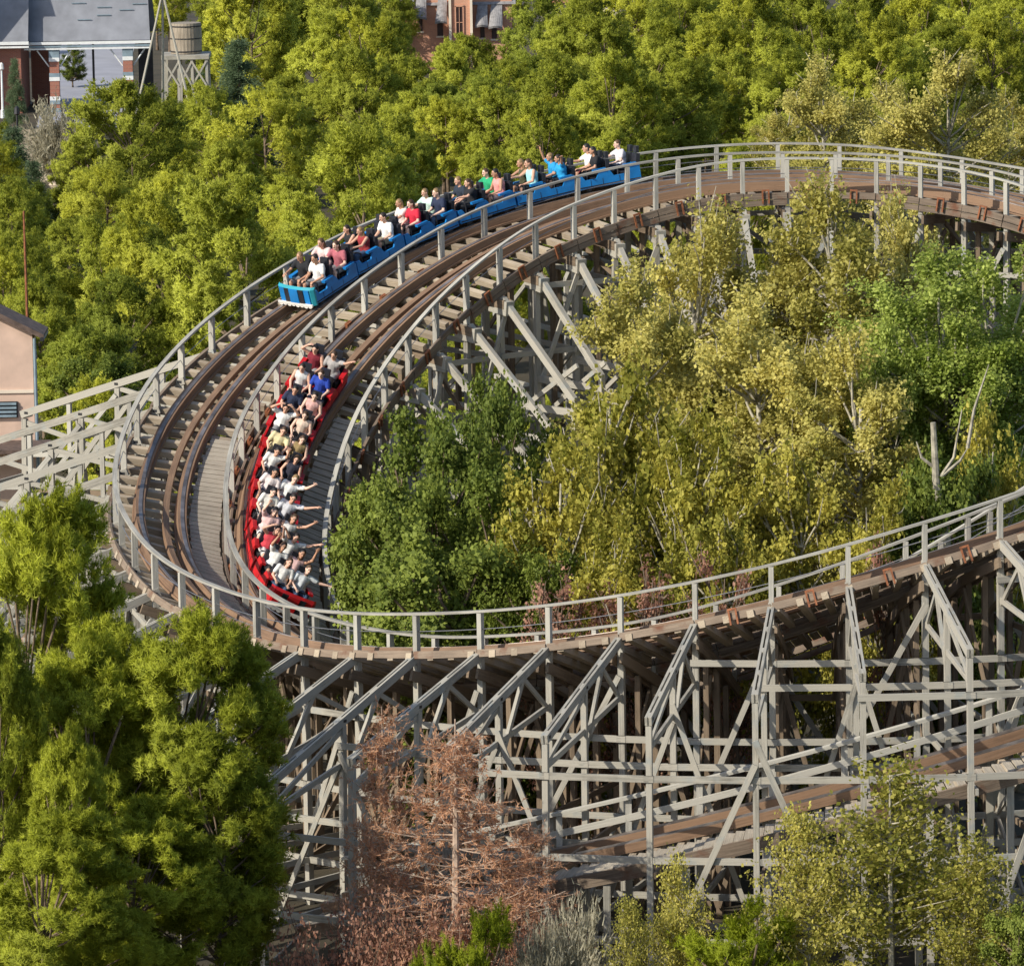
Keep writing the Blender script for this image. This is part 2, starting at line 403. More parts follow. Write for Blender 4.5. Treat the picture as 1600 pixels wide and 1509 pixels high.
def bent(k, th):
    a = rad(th); rd = Vector((math.cos(a), math.sin(a), 0)); tg = Vector((-math.sin(a), math.cos(a), 0))
    th2 = th + BAY; a2 = rad(th2)
    P = lambda r, z, tt=th: Vector((CX + (R0 + r) * math.cos(rad(tt)), CY + (R0 + r) * math.sin(rad(tt)), z))
    zo, zm, zi = deck(th, 0).z, deck(th, W_MID).z, deck(th, W_IN, 1).z
    base = P(-2.9, 0)
    back = th < 147; front = th > 208
    side = 'back' if back else ('front' if front else 'left side')
    idx = [i for i, q in enumerate(BENTS) if (q < 147) == back and (q > 208) == front].index(k)
    cnt = sum(1 for q in BENTS if (q < 147) == back and (q > 208) == front)
    if front: lab = 'grey timber bent with outrigger below the curve front, %s from the left' % ordinal(idx)
    elif back: lab = 'grey timber bent under the high back of the curve, %s from left' % ordinal(cnt - 1 - idx)
    else: lab = 'sunlit pale timber bent with outrigger at the left bend, %s from back' % ordinal(idx)
    t = thing('trestle_bent', lab, 'trestle bent', base, 'timber bents that hold up the curve')
    def part(name, *beams, mat='pale'):
        mb = MB()
        for b in beams: mb.beam(*b)
        return mb.build(name, mat, t)
    slope_r = 6.5 if not back else 4.2
    drop = out_drop(th) if not back else 3.6
    zl = zo - 0.42
    # ledgers under both decks (two planks either side of the posts)
    for s in (-1, 1):
        part('ledger_beam', (P(0.45, zo - .66 + (zo - zm) * .45 / W_MID) + tg * .13 * s, P(-W_MID - .2, zm - .66 - (zo - zm) * .2 / W_MID) + tg * .13 * s, .07, .26), mat='darker')
        part('ledger_beam', (P(-W_MID - .22, zm - .74) + tg * .13 * s, P(-W_IN - .35, zi - .66 - (zm - zi) * .12) + tg * .13 * s, .07, .26), mat='darker')
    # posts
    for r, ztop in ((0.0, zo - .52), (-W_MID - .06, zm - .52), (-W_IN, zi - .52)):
        part('post', (P(r, -.1), P(r, ztop), .15, .17, rd), mat='darker' if (r < -1 and not back) else 'pale')
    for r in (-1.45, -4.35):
        part('post', (P(r, -.1), P(r, (zo + zm) / 2 - .75 if r > -2 else (zm + zi) / 2 - .8), .13, .15, rd), mat='darker')
    # levels of bracing
    lv = [z for z in LEVELS if z < min(zo, zm, zi) - 1.6]
    rout = slope_r; oz = lambda f: zl + .34 - (drop + .34) * f - .12          # underside of the outrigger
    if not back:
        for f in (0.5, 1.0):
            r = rout * f; zt = oz(f)
            part('post', (P(r + .2 * f, -.1), P(r, zt), .14, .16, rd))
        o0, o1 = P(-.10, zl + .34), P(rout + .1, zl - drop)          # two planks with spacers between
        for s in (-1, 1): part('outrigger', (o0 + tg * .052 * s, o1 + tg * .052 * s, .06, .21))
        part('spacer_block', *[(o0.lerp(o1, f) + Vector((0, 0, -.02)), o0.lerp(o1, f + .045) + Vector((0, 0, -.02)), .042, .25) for f in (.02, .27, .5, .74, .95)])
        if front: part('lower_chord', (P(-.1, zl - 1.1), P(rout, oz(1) - .55), .07, .14)); part('diagonal_brace', (P(rout, oz(1) - .5), P(rout * .5, oz(.5) - .1), .06, .12)); part('diagonal_brace', (P(.1, zl - 1.2), P(rout * .26, oz(.26)), .06, .12))
        else: part('diagonal_brace', (P(rout * .5, oz(.5)), P(.1, zl - 1.6), .07, .14)); part('diagonal_brace', (P(rout * .5, oz(.5) - 2.0), P(rout, oz(1) - .1), .07, .14))
        part('knee_brace', (P(rout * .5, oz(.5) - 1.5), P(rout * .26, oz(.26) + .02), .08, .14))
        for f in (.02, .5, .97):
            q = o0.lerp(o1, f); part('bolt_plate', (q + tg * .085 - rd * .06, q + tg * .085 + rd * .06, .012, .07), mat='iron')
        if not front:
            for f in (.26, .76):
                part('post', (P(rout * f, -.1), P(rout * f, oz(f)), .11, .13, rd), mat='rail')
            for z in (zl - drop - 1.2, zl - drop - 2.9):
                part('cross_beam', (P(rout + .15, z) - tg * .12, P(.1, z + .25) - tg * .12, .06, .15), mat='rail')
            part('diagonal_brace', (P(rout, zl - drop - 2.8) + tg * .12, P(rout * .5, oz(.5) - .2) + tg * .12, .06, .13), mat='rail'); part('diagonal_brace', (P(rout * .5, zl - drop - 2.6) + tg * .12, P(.1, zl - .3) + tg * .12, .06, .13), mat='rail')
        rr = [rout * 1.0, rout * .5, 0, -W_MID - .06, -W_IN]
    else:
        # knee brace on the inside of the turn, with its gusset, and a leg at its foot
        if th > 84:
            f0, f1 = P(-W_IN - .12, zi - .55), P(-W_IN - 3.3, zi - .55 - 2.7)
            part('knee_brace', (f0, f1, .15, .2))
            part('gusset', (P(-W_IN + .35, zi - .72), P(-W_IN - .45, zi - .82), .30, .42))
            part('post', (P(-W_IN - 3.3, -.1), f1 + Vector((0, 0, .1)), .14, .16, rd))
            part('ledger_beam', (P(-W_IN - 3.3, zi - 3.6), P(-W_IN, zi - 3.6), .1, .2))
        part('outrigger', (P(-.1, zl), P(3.2, zl - 2.6), .14, .2)); part('post', (P(3.2, -.1), P(3.2, zl - 2.5), .14, .16, rd))
        rr = [3.2, 0, -W_MID - .06, -W_IN] + ([-W_IN - 3.3] if th > 84 else [])
    sgn = 1
    for i, z in enumerate(lv):
        if not back and z > zl - drop - .5: e0 = 0.0
        else: e0 = rr[0]
        part('cross_beam', (P(e0 + .2, z) + tg * .13, P(-W_IN - .25, z) + tg * .13, .07, .15), mat='darker' if i % 2 and not back else 'pale')
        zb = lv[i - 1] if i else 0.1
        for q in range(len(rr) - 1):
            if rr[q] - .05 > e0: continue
            if (q + i) % 2 == 0: part('diagonal_brace', (P(rr[q], zb) - tg * .13, P(rr[q + 1], z) - tg * .13, .065, .14), mat='darker' if rr[q] < 1 and not back else 'pale')
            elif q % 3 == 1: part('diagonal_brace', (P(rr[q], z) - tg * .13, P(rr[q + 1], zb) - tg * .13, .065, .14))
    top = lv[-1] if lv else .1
    part('diagonal_brace', (P(0, top) - tg * .13, P(-W_MID, zm - .9) - tg * .13, .065, .14), mat='darker')
    part('diagonal_brace', (P(-W_IN, top) - tg * .13, P(-W_MID, zm - 1.1) - tg * .13, .065, .14), mat='darker')
    # girts to the next bent
    if k < len(BENTS) - 1:
        zo2, zi2 = deck(th2, 0).z, deck(th2, W_IN, 1).z
        rows = [(0.0, zo, zo2), (-W_IN, zi, zi2)]
        if not back:
            rows.append((rout, zl - drop + .42, zo2 - out_drop(th2))); rows.append((rout * .5, zl - drop * .5 + .42, zo2 - out_drop(th2) * .5))
        for r, za, zb_ in rows:
            off = .12 if r >= 0 else -.12
            for z in LEVELS:
                zz = z + (0.35 if r == rout else 0)
                if zz < min(za, zb_) - 0.75:
                    part('girt', (P(r + off, zz), P(r + off, zz, th2), .07, .16, (0, 0, 1), .12), mat='darker' if r < 0 and not back else 'pale')
            # sloping girt just under the head
            if r == 0.0 and not front: part('girt', (P(r + off, za - 1.15), P(r + off, zb_ - 1.15, th2), .07, .15, (0, 0, 1), .1))
        if not back:
            for r, zt in ((rout * .5, zl - drop * .5 - .6), (-W_MID, zm - 1.2)):
                q0, q1 = (.3, max(1.2, zt)) if (k + (r < 0)) % 2 else (max(1.2, zt), .3)
                part('diagonal_brace', (P(r + .14, q0), P(r + .14, q1, th2), .06, .13), mat='darker' if r < 0 else 'pale')
        r = rout if not back else 0.0
        zt = min(zo, zo2) - 1.4 - (drop if not back else 0)
        if k % 3 == 0: part('diagonal_brace', (P(r + .22, .4), P(r + .22, max(1.5, zt), th2), .07, .15))
        elif k % 3 == 1 and not back: part('diagonal_brace', (P(r + .22, max(1.5, zt)), P(r + .22, .4, th2), .07, .15))
        if k % 2 == 0: part('diagonal_brace', (P(.23, lv[-1] if lv else 1), P(.23, zo2 - 1.0, th2), .065, .14))
        else: part('diagonal_brace', (P(-W_IN - .23, zi - 1.0), P(-W_IN - .23, max(.5, zi2 - 3.6), th2), .065, .14))

for k, th in enumerate(BENTS): bent(k, th)

# ------------------------------------------------------------------ lower track under the front of the curve
RL = R0 + 4.85
def low_pt(th, r, dz=0.0):
    a = rad(th); z = 3.0 + (th - 253.6) * 0.1055
    return Vector((CX + r * math.cos(a), CY + r * math.sin(a), z + dz + (r - RL) * -0.10))

def low_sweep(mb, r, wd, z0, z1, a0=237.0, a1=294.0):
    rings = []
    for k in range(49):
        th = a0 + (a1 - a0) * k / 48; p = low_pt(th, r); e = Vector((math.cos(rad(th)), math.sin(rad(th)), -.1)).normalized()
        T = (low_pt(th + .3, r) - low_pt(th - .3, r)).normalized(); up = e.cross(T).normalized()
        rings.append([p - e * wd / 2 + up * z0, p + e * wd / 2 + up * z0, p + e * wd / 2 + up * z1, p - e * wd / 2 + up * z1])
    mb.sweep(rings)

low = thing('coaster_track', 'lower brown track rising to the right between the legs of the front bents', 'coaster track', low_pt(262, RL), 'timber tracks of the coaster')
for r in (RL - .1, RL - 1.0):
    mb = MB(); low_sweep(mb, r, .24, 0, .215); q = mb.build('running_rail', 'track', low)
    mb = MB(); low_sweep(mb, r, .2, .216, .235); mb.build('steel_strip', 'steel', q)
mb = MB(); th = 237.0
while th < 294:
    e = Vector((math.cos(rad(th)), math.sin(rad(th)), -.1)).normalized()
    mb.beam(low_pt(th, RL + .3, -.03), low_pt(th, RL + 1.1, -.03 + random.uniform(-.01, .01)), .213, .05); th += .55
mb.build('walkway', 'plank', low)
th = 237.0
while th < 294:
    mb = MB(); mb.beam(low_pt(th, RL - 1.4, -.12), low_pt(th, RL + 1.1, -.12), .16, .16); mb.build('cross_tie', 'tie', low); th += 1.4
for r, z0 in ((RL + 1.12, -.34), (RL - 1.45, -.34)):
    mb = MB(); low_sweep(mb, r, .09, z0, -.01); mb.build('stringer', 'brown', low)
mb = MB(); low_sweep(mb, RL - 1.35, .15, .95, 1.03); low_sweep(mb, RL - 1.35, .06, .42, .58); hr = mb.build('handrail', 'rail', low)
for th in np.arange(238, 294, 4.4):
    mb = MB(); mb.beam(low_pt(th, RL - 1.35, -.3), low_pt(th, RL - 1.35, .95), .13, .15); mb.build('rail_post', 'rail', hr)
    for r in (RL - 1.3, RL + 1.0):
        q = low_pt(th, r, -.2)
        if q.z > .4: mb = MB(); mb.beam((q.x, q.y, -.1), q, .17, .17); mb.build('post', 'pale', low)

# ------------------------------------------------------------------ people
def ico_pts(): pass
def capsule(mb, a, b, r0, r1, n=10, m=4, sq=1.0):
    a = Vector(a); b = Vector(b); d = b - a; L = d.length; d.normalize()
    x = d.orthogonal().normalized(); y = d.cross(x); rings = []
    for k in range(m + 1):
        t = math.pi / 2 * k / m; rr = max(r0 * math.sin(t), .0006); c = a - d * r0 * math.cos(t)
        rings.append([c + (x * math.cos(2 * math.pi * j / n) + y * math.sin(2 * math.pi * j / n)) * rr for j in range(n)])
    for k in range(m + 1):
        t = math.pi / 2 * k / m; rr = max(r1 * math.cos(t), .0006); c = b + d * r1 * math.sin(t)
        rings.append([c + (x * math.cos(2 * math.pi * j / n) + y * math.sin(2 * math.pi * j / n)) * rr for j in range(n)])
    mb.sweep(rings)

def ellipsoid(mb, c, rx, ry, rz, n=14, m=9):
    c = Vector(c); rings = []
    for k in range(m + 1):
        t = math.pi * k / m; s = max(math.sin(t), .004)
        rings.append([c + Vector((rx * s * math.cos(2 * math.pi * j / n), ry * s * math.sin(2 * math.pi * j / n), -rz * math.cos(t))) for j in range(n)])
    mb.sweep(rings)

def remeshed(mb, name, mat, voxel, smooth_it=3):
    o = mb.build(name, mat)
    md = o.modifiers.new('r', 'REMESH'); md.mode = 'VOXEL'; md.voxel_size = voxel; md.use_smooth_shade = True
    s = o.modifiers.new('s', 'SMOOTH'); s.factor = .5; s.iterations = smooth_it
    dg = bpy.context.evaluated_depsgraph_get(); me = bpy.data.meshes.new_from_object(o.evaluated_get(dg)); me.name = name
    bpy.data.objects.remove(o)
    me['_local'] = 1
    return me

HEAD = Vector((0, .03, .735))
ARMS = {   # elbow, wrist, hand direction; x outward, y forward, z up
 'bar': ((.27, .10, .27), (.17, .35, .22), (0, .9, .1)),
 'up': ((.30, .10, .70), (.27, .17, .97), (.05, .1, 1)),
 'out': ((.46, .04, .50), (.71, .10, .56), (1, .1, .2)),
 'fwd': ((.25, .24, .40), (.19, .50, .42), (-.1, 1, 0)),
 'head': ((.36, .06, .66), (.17, .09, .86), (-.7, -.1, .3)),
 'high': ((.36, .12, .68), (.47, .24, .93), (.3, .3, .9)),
 'diag': ((.40, .08, .64), (.60, .14, .82), (.7, .1, .6)),
}
def arm_pts(side, kind):
    e, wr, hd = ARMS[kind]; f = lambda p: Vector((p[0] * side, p[1], p[2]))
    return Vector((.185 * side, -.02, .52)), f(e), f(wr), f(hd).normalized()

def body_mesh(name, la, ra):
    mb = MB()
    capsule(mb, (-.09, 0, .09), (.09, 0, .09), .115, .115); capsule(mb, (0, -.01, .12), (0, -.03, .40), .135, .15)
    capsule(mb, (-.08, -.03, .42), (.08, -.03, .42), .12, .12); capsule(mb, (-.15, -.02, .50), (.15, -.02, .50), .062, .062)
    capsule(mb, (0, -.02, .5), HEAD + Vector((0, -.02, -.06)), .062, .055)
    ellipsoid(mb, HEAD, .078, .098, .112); capsule(mb, HEAD + Vector((0, .03, -.06)), HEAD + Vector((0, .055, -.075)), .055, .042)
    capsule(mb, HEAD + Vector((0, .088, .012)), HEAD + Vector((0, .112, -.022)), .012, .017)      # nose
    for s in (-1, 1):
        ellipsoid(mb, HEAD + Vector((.08 * s, -.01, -.005)), .012, .024, .034)                      # ears
        capsule(mb, (.09 * s, 0, .08), (.14 * s, .42, .12), .088, .062); capsule(mb, (.14 * s, .42, .12), (.14 * s, .50, -.28), .06, .04)
        capsule(mb, (.14 * s, .48, -.31), (.15 * s, .66, -.34), .045, .035)
        sh, el, wr, hd = arm_pts(s, la if s < 0 else ra)
        capsule(mb, sh, el, .054, .040); capsule(mb, el, wr, .042, .027)
        # hand: palm, four unequal fingers, thumb from the side of the palm
        up = Vector((0, 0, 1)) if abs(hd.z) < .8 else Vector((0, -1, 0))
        sd = hd.cross(up).normalized(); nr = sd.cross(hd).normalized()
        pc = wr + hd * .05
        for q in (-.022, 0, .022): capsule(mb, wr + sd * q * .7, pc + hd * .03 + sd * q, .019, .017, 7, 2)
        for q, ln in ((-.034, .058), (-.012, .072), (.011, .068), (.032, .05)):
            k1 = pc + hd * .04 + sd * q; k2 = k1 + (hd * .8 - nr * .45).normalized() * ln * .55; k3 = k2 + (hd * .45 - nr * .8).normalized() * ln * .5
            capsule(mb, k1, k2, .0105, .0100, 6, 2); capsule(mb, k2, k3, .0100, .0085, 6, 2)
        t0 = wr + hd * .03 - sd * .03 * s; t1 = t0 + (hd * .6 - sd * .8 * s).normalized() * .045
        capsule(mb, t0, t1, .013, .011, 6, 2); capsule(mb, t1, t1 + (hd * .9 - nr * .3).normalized() * .03, .011, .009, 6, 2)
    me = remeshed(mb, name, 'skin', .011, 2)
    n = len(me.vertices); co = np.empty(n * 3); me.vertices.foreach_get('co', co); co = co.reshape(-1, 3)
    col = np.ones((n, 4), np.float32)
    h = np.array(HEAD)
    for s in (-1, 1):
        d = np.linalg.norm((co - (h + [.032 * s, .088, .018])) / [1.3, 1.6, .8], axis=1); col[d < .014, :3] = (.10, .09, .09)
        d = np.linalg.norm((co - (h + [.032 * s, .09, .042])) / [2.2, 2, .6], axis=1); col[d < .010, :3] = (.35, .28, .25)
    d = np.linalg.norm((co - (h + [0, .095, -.052])) / [2.2, 2, .7], axis=1); col[d < .012, :3] = (.72, .32, .32)
    at = me.color_attributes.new('face', 'FLOAT_COLOR', 'POINT'); at.data.foreach_set('color', col.ravel())
    return me

def shirt_mesh(name, la, ra, sleeve=.6):
    mb = MB(); g = .018
    capsule(mb, (-.085, 0, .13), (.085, 0, .13), .118 + g, .118 + g); capsule(mb, (0, -.01, .14), (0, -.03, .40), .14 + g, .152 + g)
    capsule(mb, (-.08, -.03, .42), (.08, -.03, .42), .12 + g, .12 + g); capsule(mb, (-.13, -.02, .50), (.13, -.02, .50), .062 + g * .8, .062 + g * .8)
    for s in (-1, 1):
        if sleeve > 0:
            sh, el, wr, hd = arm_pts(s, la if s < 0 else ra); capsule(mb, sh, sh.lerp(el, sleeve), .056 + g, .05 + g)
    return remeshed(mb, name, 'cloth', .02, 2)

def trousers_mesh(name, f):
    mb = MB(); g = .014
    capsule(mb, (-.09, 0, .085), (.09, 0, .085), .118 + g, .118 + g)
    for s in (-1, 1):
        hp, kn, an = Vector((.09 * s, 0, .08)), Vector((.14 * s, .42, .12)), Vector((.14 * s, .50, -.28))
        if f < 1: capsule(mb, hp, hp.lerp(kn, f), .09 + g, .07 + g)
        else: capsule(mb, hp, kn, .09 + g, .064 + g); capsule(mb, kn, kn.lerp(an, .95), .062 + g, .048 + g)
    return remeshed(mb, name, 'cloth', .02, 2)

def hair_mesh(name, long):
    mb = MB(); h = HEAD
    ellipsoid(mb, h + Vector((0, -.022, .028)), .088, .10, .105)
    if long:
        capsule(mb, h + Vector((-.05, -.06, 0)), h + Vector((-.07, -.07, -.2)), .05, .035); capsule(mb, h + Vector((.05, -.06, 0)), h + Vector((.07, -.07, -.2)), .05, .035)
        capsule(mb, h + Vector((0, -.07, 0)), h + Vector((0, -.085, -.22)), .06, .045)
    return remeshed(mb, name, 'hair', .014, 2)

_cache = {}
def cached(key, fn):
    if key not in _cache: _cache[key] = fn()
    return _cache[key]

SKIN = [(.72, .42, .30), (.62, .35, .24), (.80, .52, .40), (.50, .27, .17)]
HAIR = [(.02, .013, .01), (.06, .03, .015), (.10, .055, .025), (.25, .16, .07), (.012, .01, .01)]
def person(mat, label, la, ra, shirt_col, tank, legs, leg_col, long_hair, hair_col, skin_col, lean=0.0):
    me = cached(('b', la, ra), lambda: body_mesh('person', la, ra))
    o = bpy.data.objects.new('person', me); C.objects.link(o); o.matrix_world = mat @ Matrix.Rotation(lean, 4, 'Y') @ Matrix.Scale(random.uniform(1.0, 1.1), 4); o.color = (*skin_col, 1)
    tag(o, label, 'person', 'riders on the trains')
    def child(nm, me2, col):
        c = bpy.data.objects.new(nm, me2); C.objects.link(c); c.parent = o; c.color = (*col, 1)
    child('tank_top' if tank else 'shirt', cached(('s', la, ra, tank), lambda: shirt_mesh('shirt', la, ra, 0 if tank else .62)), shirt_col)
    child('trousers' if legs >= 1 else 'shorts', cached(('t', legs), lambda: trousers_mesh('trousers', legs)), leg_col)
    child('hair', cached(('h', long_hair), lambda: hair_mesh('hair', long_hair)), hair_col)
    for s in (-1, 1):
        def shoe():
            mb = MB(); capsule(mb, (.14 * s, .48, -.325), (.15 * s, .67, -.35), .054, .045); return remeshed(mb, 'shoe', 'cloth', .016, 1)
        child('shoe', cached(('f', s), shoe), (.5, .5, .5) if legs < 1 else (.05, .05, .06))
    return o

# ------------------------------------------------------------------ trains
CARL = 1.98; YS = CARL / 1.86     # cars are drawn 1.86 long and stretched along y
def car_body(mb, hi=.56, lo=.36):
    prof = [(-.93, .10), (-.93, hi), (-.86, hi + .03), (-.62, hi - .02), (-.52, lo), (-.14, lo), (-.04, hi - .02), (.0, hi + .02), (.28, hi - .02), (.38, lo), (.72, lo), (.80, hi - .06), (.93, hi - .06), (.93, .10)]
    for x0, x1 in ((.60, .66), (-.66, -.60)):
        n = len(prof)
        for k in range(n):
            (ya, za), (yb, zb) = prof[k], prof[(k + 1) % n]
            mb.quad((x0, ya, za), (x1, ya, za), (x1, yb, zb), (x0, yb, zb))
        for x in (x0, x1):
            for k in range(1, n - 2):       # strips down to the sill keep the concave profile right
                (ya, za), (yb, zb) = prof[k], prof[k + 1]
                mb.quad((x, ya, .10), (x, yb, .10), (x, yb, zb), (x, ya, za))
    mb.quad((-.6, -.93, .14), (.6, -.93, .14), (.6, .93, .14), (-.6, .93, .14)); mb.quad((-.6, -.93, .10), (.6, -.93, .10), (.6, .93, .10), (-.6, .93, .10))
    mb.beam((-.6, -.91, .35), (.6, -.91, .35), .04, .5); mb.beam((-.6, .91, .30), (.6, .91, .30), .04, .4)

def seat_mb(y):
    mb = MB()
    for s in (-.29, .29):
        mb.beam((s, y - .25, .29), (s, y + .22, .33), .50, .16); mb.beam((s, y - .27, .36), (s, y - .37, .86), .47, .11, (0, 1, 0)); mb.beam((s, y - .37, .88), (s, y - .41, 1.08), .27, .09, (0, 1, 0))
    return mb

def make_car(paint, seatmat, nose):
    """meshes of one car about its own origin on the rail tops, y forward"""
    out = []
    mb = MB(); car_body(mb); out.append(('body', mb, paint))
    mb = MB()
    for s in (-1, 1):
        for y in (-.30, .20, .56): mb.beam((.6625 * s, y, .12), (.6625 * s, y, .34), .012, .006, (1, 0, 0))
        mb.beam((.664 * s, -.9, .15), (.664 * s, .9, .15), .012, .03)
    out.append(('panel_seam', mb, 'iron'))
    mb = MB(); mb.beam((0, -1.06, .16), (0, -.9, .16), .12, .08); out.append(('coupler', mb, 'iron'))
    for y in (.30, -.62): out.append(('seat', seat_mb(y), seatmat))
    for y in (.30, -.62):
        mb = MB(); mb.tube([(-.56, y + .34, .22), (-.52, y + .3, .62), (.52, y + .3, .62), (.56, y + .34, .22)], [.022] * 4, 6); out.append(('lap_bar', mb, 'iron'))
        for s in (-1, 1):
            mb = MB(); mb.beam((.63 * s, y - .22, .61), (.63 * s, y + .16, .60), .13, .07); out.append(('arm_pad', mb, paint))
    for y in (-.62, .62):
        for s in (-.57, .57):
            mb = MB(); rings = []
            for x in (-.045, .045): rings.append([(s + x, y + .09 * math.cos(q * math.pi / 7), .09 + .09 * math.sin(q * math.pi / 7)) for q in range(14)])
            mb.sweep(rings); out.append(('wheel', mb, 'iron'))
    if nose:
        mb = MB()
        rings = []
        for x, d in ((-.68, -.07), (-.60, 0), (-.3, .05), (0, .06), (.3, .05), (.60, 0), (.68, -.07)):
            rings.append([(x, .95 + d, .06), (x, 1.0 + d, .08), (x, 1.02 + d, .58), (x, .94 + d, .64)])
        mb.sweep(rings); out.append(('nose_panel', mb, 'teal' if paint == 'blue' else 'red'))
        for x, wd, m in ((-.46, .20, paint), (-.27, .17, 'black'), (0.0, .33, paint), (.27, .17, 'black'), (.46, .20, paint)):
            mb = MB(); d = .07 - .2 * abs(x) ** 2; mb.beam((x, 1.0 + d, .12), (x, 1.015 + d, .58), wd, .035, (0, 1, 0)); out.append(('stripe', mb, m))
        mb = MB()
        for q in range(8):
            x = -.56 + q * .16; pts = [(x + .085 * math.cos(a), 1.06, .10 + .085 * math.sin(a) * (1 if q % 2 else .8)) for a in np.linspace(math.pi, 2 * math.pi, 7)]
            pts2 = [(p[0], 1.09, p[2]) for p in pts]; mb.sweep([pts, pts2])
        mb.beam((-.66, 1.075, .12), (.66, 1.075, .12), .05, .06); out.append(('scalloped_trim', mb, 'white'))
    res = []
    for nm, mb, m in out:
        mb.v = [Vector((q.x, q.y * YS, q.z)) for q in mb.v]; o = mb.build(nm, m); me = o.data; me['_local'] = 1; bpy.data.objects.remove(o); res.append((nm, me))
    return res

def arc_table(track, wv):
    ths = np.arange(80, 270, .25); pts = [deck(t, wv, track) for t in ths]; s = [0.0]
    for a, b in zip(pts, pts[1:]): s.append(s[-1] + (b - a).length)
    return ths, np.array(s)

def build_train(track, wv, th_nose, label, paint, seatmat, riders, colour):
    ths, ss = arc_table(track, wv); s_nose = float(np.interp(th_nose, ths, ss))
    thf = lambda s: float(np.interp(s, ss, ths))
    th_mid = thf(s_nose - 6 * (CARL + .12) / 2)
    root = thing('coaster_train', label, 'coaster train', deck(th_mid, wv, track), 'trains on the curve')
    plain_car = make_car(paint, seatmat, False); front_car = make_car(paint, seatmat, True)
    for c in range(6):
        s = s_nose - 1.1 - c * (CARL + .13)
        p, T, e, up = frame(thf(s), wv, track)
        X = T.cross(up).normalized(); p = p + up * .255
        Mx = Matrix((X, T, up)).transposed().to_4x4(); Mx.translation = p
        parts = front_car if c == 0 else plain_car
        car = bpy.data.objects.new('car', parts[0][1]); C.objects.link(car); car.parent = root; car.matrix_local = Matrix.Translation(-root.location) @ Mx
        for nm, me in parts[1:]:
            o = bpy.data.objects.new(nm, me); C.objects.link(o); o.parent = car
        for rrow in (0, 1):
            row = c * 2 + rrow
            for seat in (0, 1):                                   # 0 = left in the photo = rider's right
                d = riders.get((row, seat))
                if d is None: continue
                desc, la, ra, col, tank, legs, lcol, lh = d
                x = (.29 if seat == 0 else -.29); y = (.30 if rrow == 0 else -.62)
                # car x axis points to the rider's right
                mat = Mx @ Matrix.Translation((x, y * YS - .06, .42)) @ Matrix.Rotation(random.uniform(-.12, .12), 4, 'Z')
                lab = 'person in %s, %s seat, %s row of %s train' % (desc, 'left' if seat == 0 else 'right', ordinal(row), colour)
                person(mat, lab, la, ra, col, tank, legs, lcol, lh, random.choice(HAIR), random.choice(SKIN))
    return root

W_ = (.78, .77, .74); BLK = (.015, .016, .02); NAVY = (.02, .03, .07); JEAN = (.05, .09, .17); GREY = (.25, .25, .26); KH = (.3, .26, .17)
# la = arm on the rider's left (-x in body space), ra = rider's right
BLUE = {
 (0, 0): ('black t-shirt holding bar', 'bar', 'fwd', BLK, 0, .85, GREY, 0), (0, 1): ('white t-shirt holding bar', 'bar', 'bar', W_, 0, .85, GREY, 0),
 (1, 0): ('pale pink top, arms forward', 'fwd', 'fwd', (.75, .55, .53), 0, .85, NAVY, 1), (1, 1): ('dark pink top, arms forward', 'bar', 'fwd', (.42, .12, .15), 0, .85, GREY, 1),
 (2, 0): ('black tank top, arms forward', 'fwd', 'fwd', BLK, 1, 1, BLK, 1), (2, 1): ('maroon tank top, arms forward', 'fwd', 'fwd', (.30, .03, .035), 1, 1, JEAN, 1),
 (3, 1): ('plain white t-shirt, seated alone', 'bar', 'bar', (.85, .85, .83), 0, .8, KH, 0),
 (4, 0): ('pinkish white top holding bar', 'fwd', 'bar', (.78, .66, .62), 0, .85, BLK, 1), (4, 1): ('bright red t-shirt holding bar', 'bar', 'bar', (.6, .02, .05), 0, .85, BLK, 1),
 (5, 0): ('pale mint top holding bar', 'bar', 'fwd', (.55, .74, .66), 0, .85, BLK, 0), (5, 1): ('navy t-shirt holding bar', 'bar', 'bar', NAVY, 0, 1, JEAN, 0),
 (6, 0): ('black t-shirt with arms down', 'bar', 'bar', (.02, .03, .05), 0, .85, GREY, 0), (6, 1): ('black top, dark trousers', 'fwd', 'bar', BLK, 0, 1, BLK, 1),
 (7, 0): ('green t-shirt, arms forward', 'bar', 'fwd', (.02, .36, .16), 0, .85, BLK, 0), (7, 1): ('coral pink tank top', 'bar', 'bar', (.82, .32, .30), 1, .85, (.6, .4, .35), 0),
 (8, 0): ('dark olive tank top, arms forward', 'fwd', 'fwd', (.07, .07, .035), 1, .8, BLK, 1), (8, 1): ('pale turquoise top', 'bar', 'fwd', (.35, .74, .78), 1, .85, BLK, 1),
 (9, 0): ('bright blue t-shirt, arm raised high', 'bar', 'up', (.02, .30, .62), 0, .85, BLK, 0), (9, 1): ('bright blue t-shirt, arm held out', 'diag', 'bar', (.02, .33, .66), 0, .85, BLK, 0),
 (10, 0): ('white top holding bar', 'bar', 'fwd', W_, 0, .85, (.3, .03, .05), 1), (10, 1): ('black top, long dark hair', 'bar', 'bar', BLK, 0, 1, BLK, 1),
 (11, 0): ('white long top, leaning forward', 'bar', 'fwd', (.76, .72, .75), 0, 1, JEAN, 0),
}
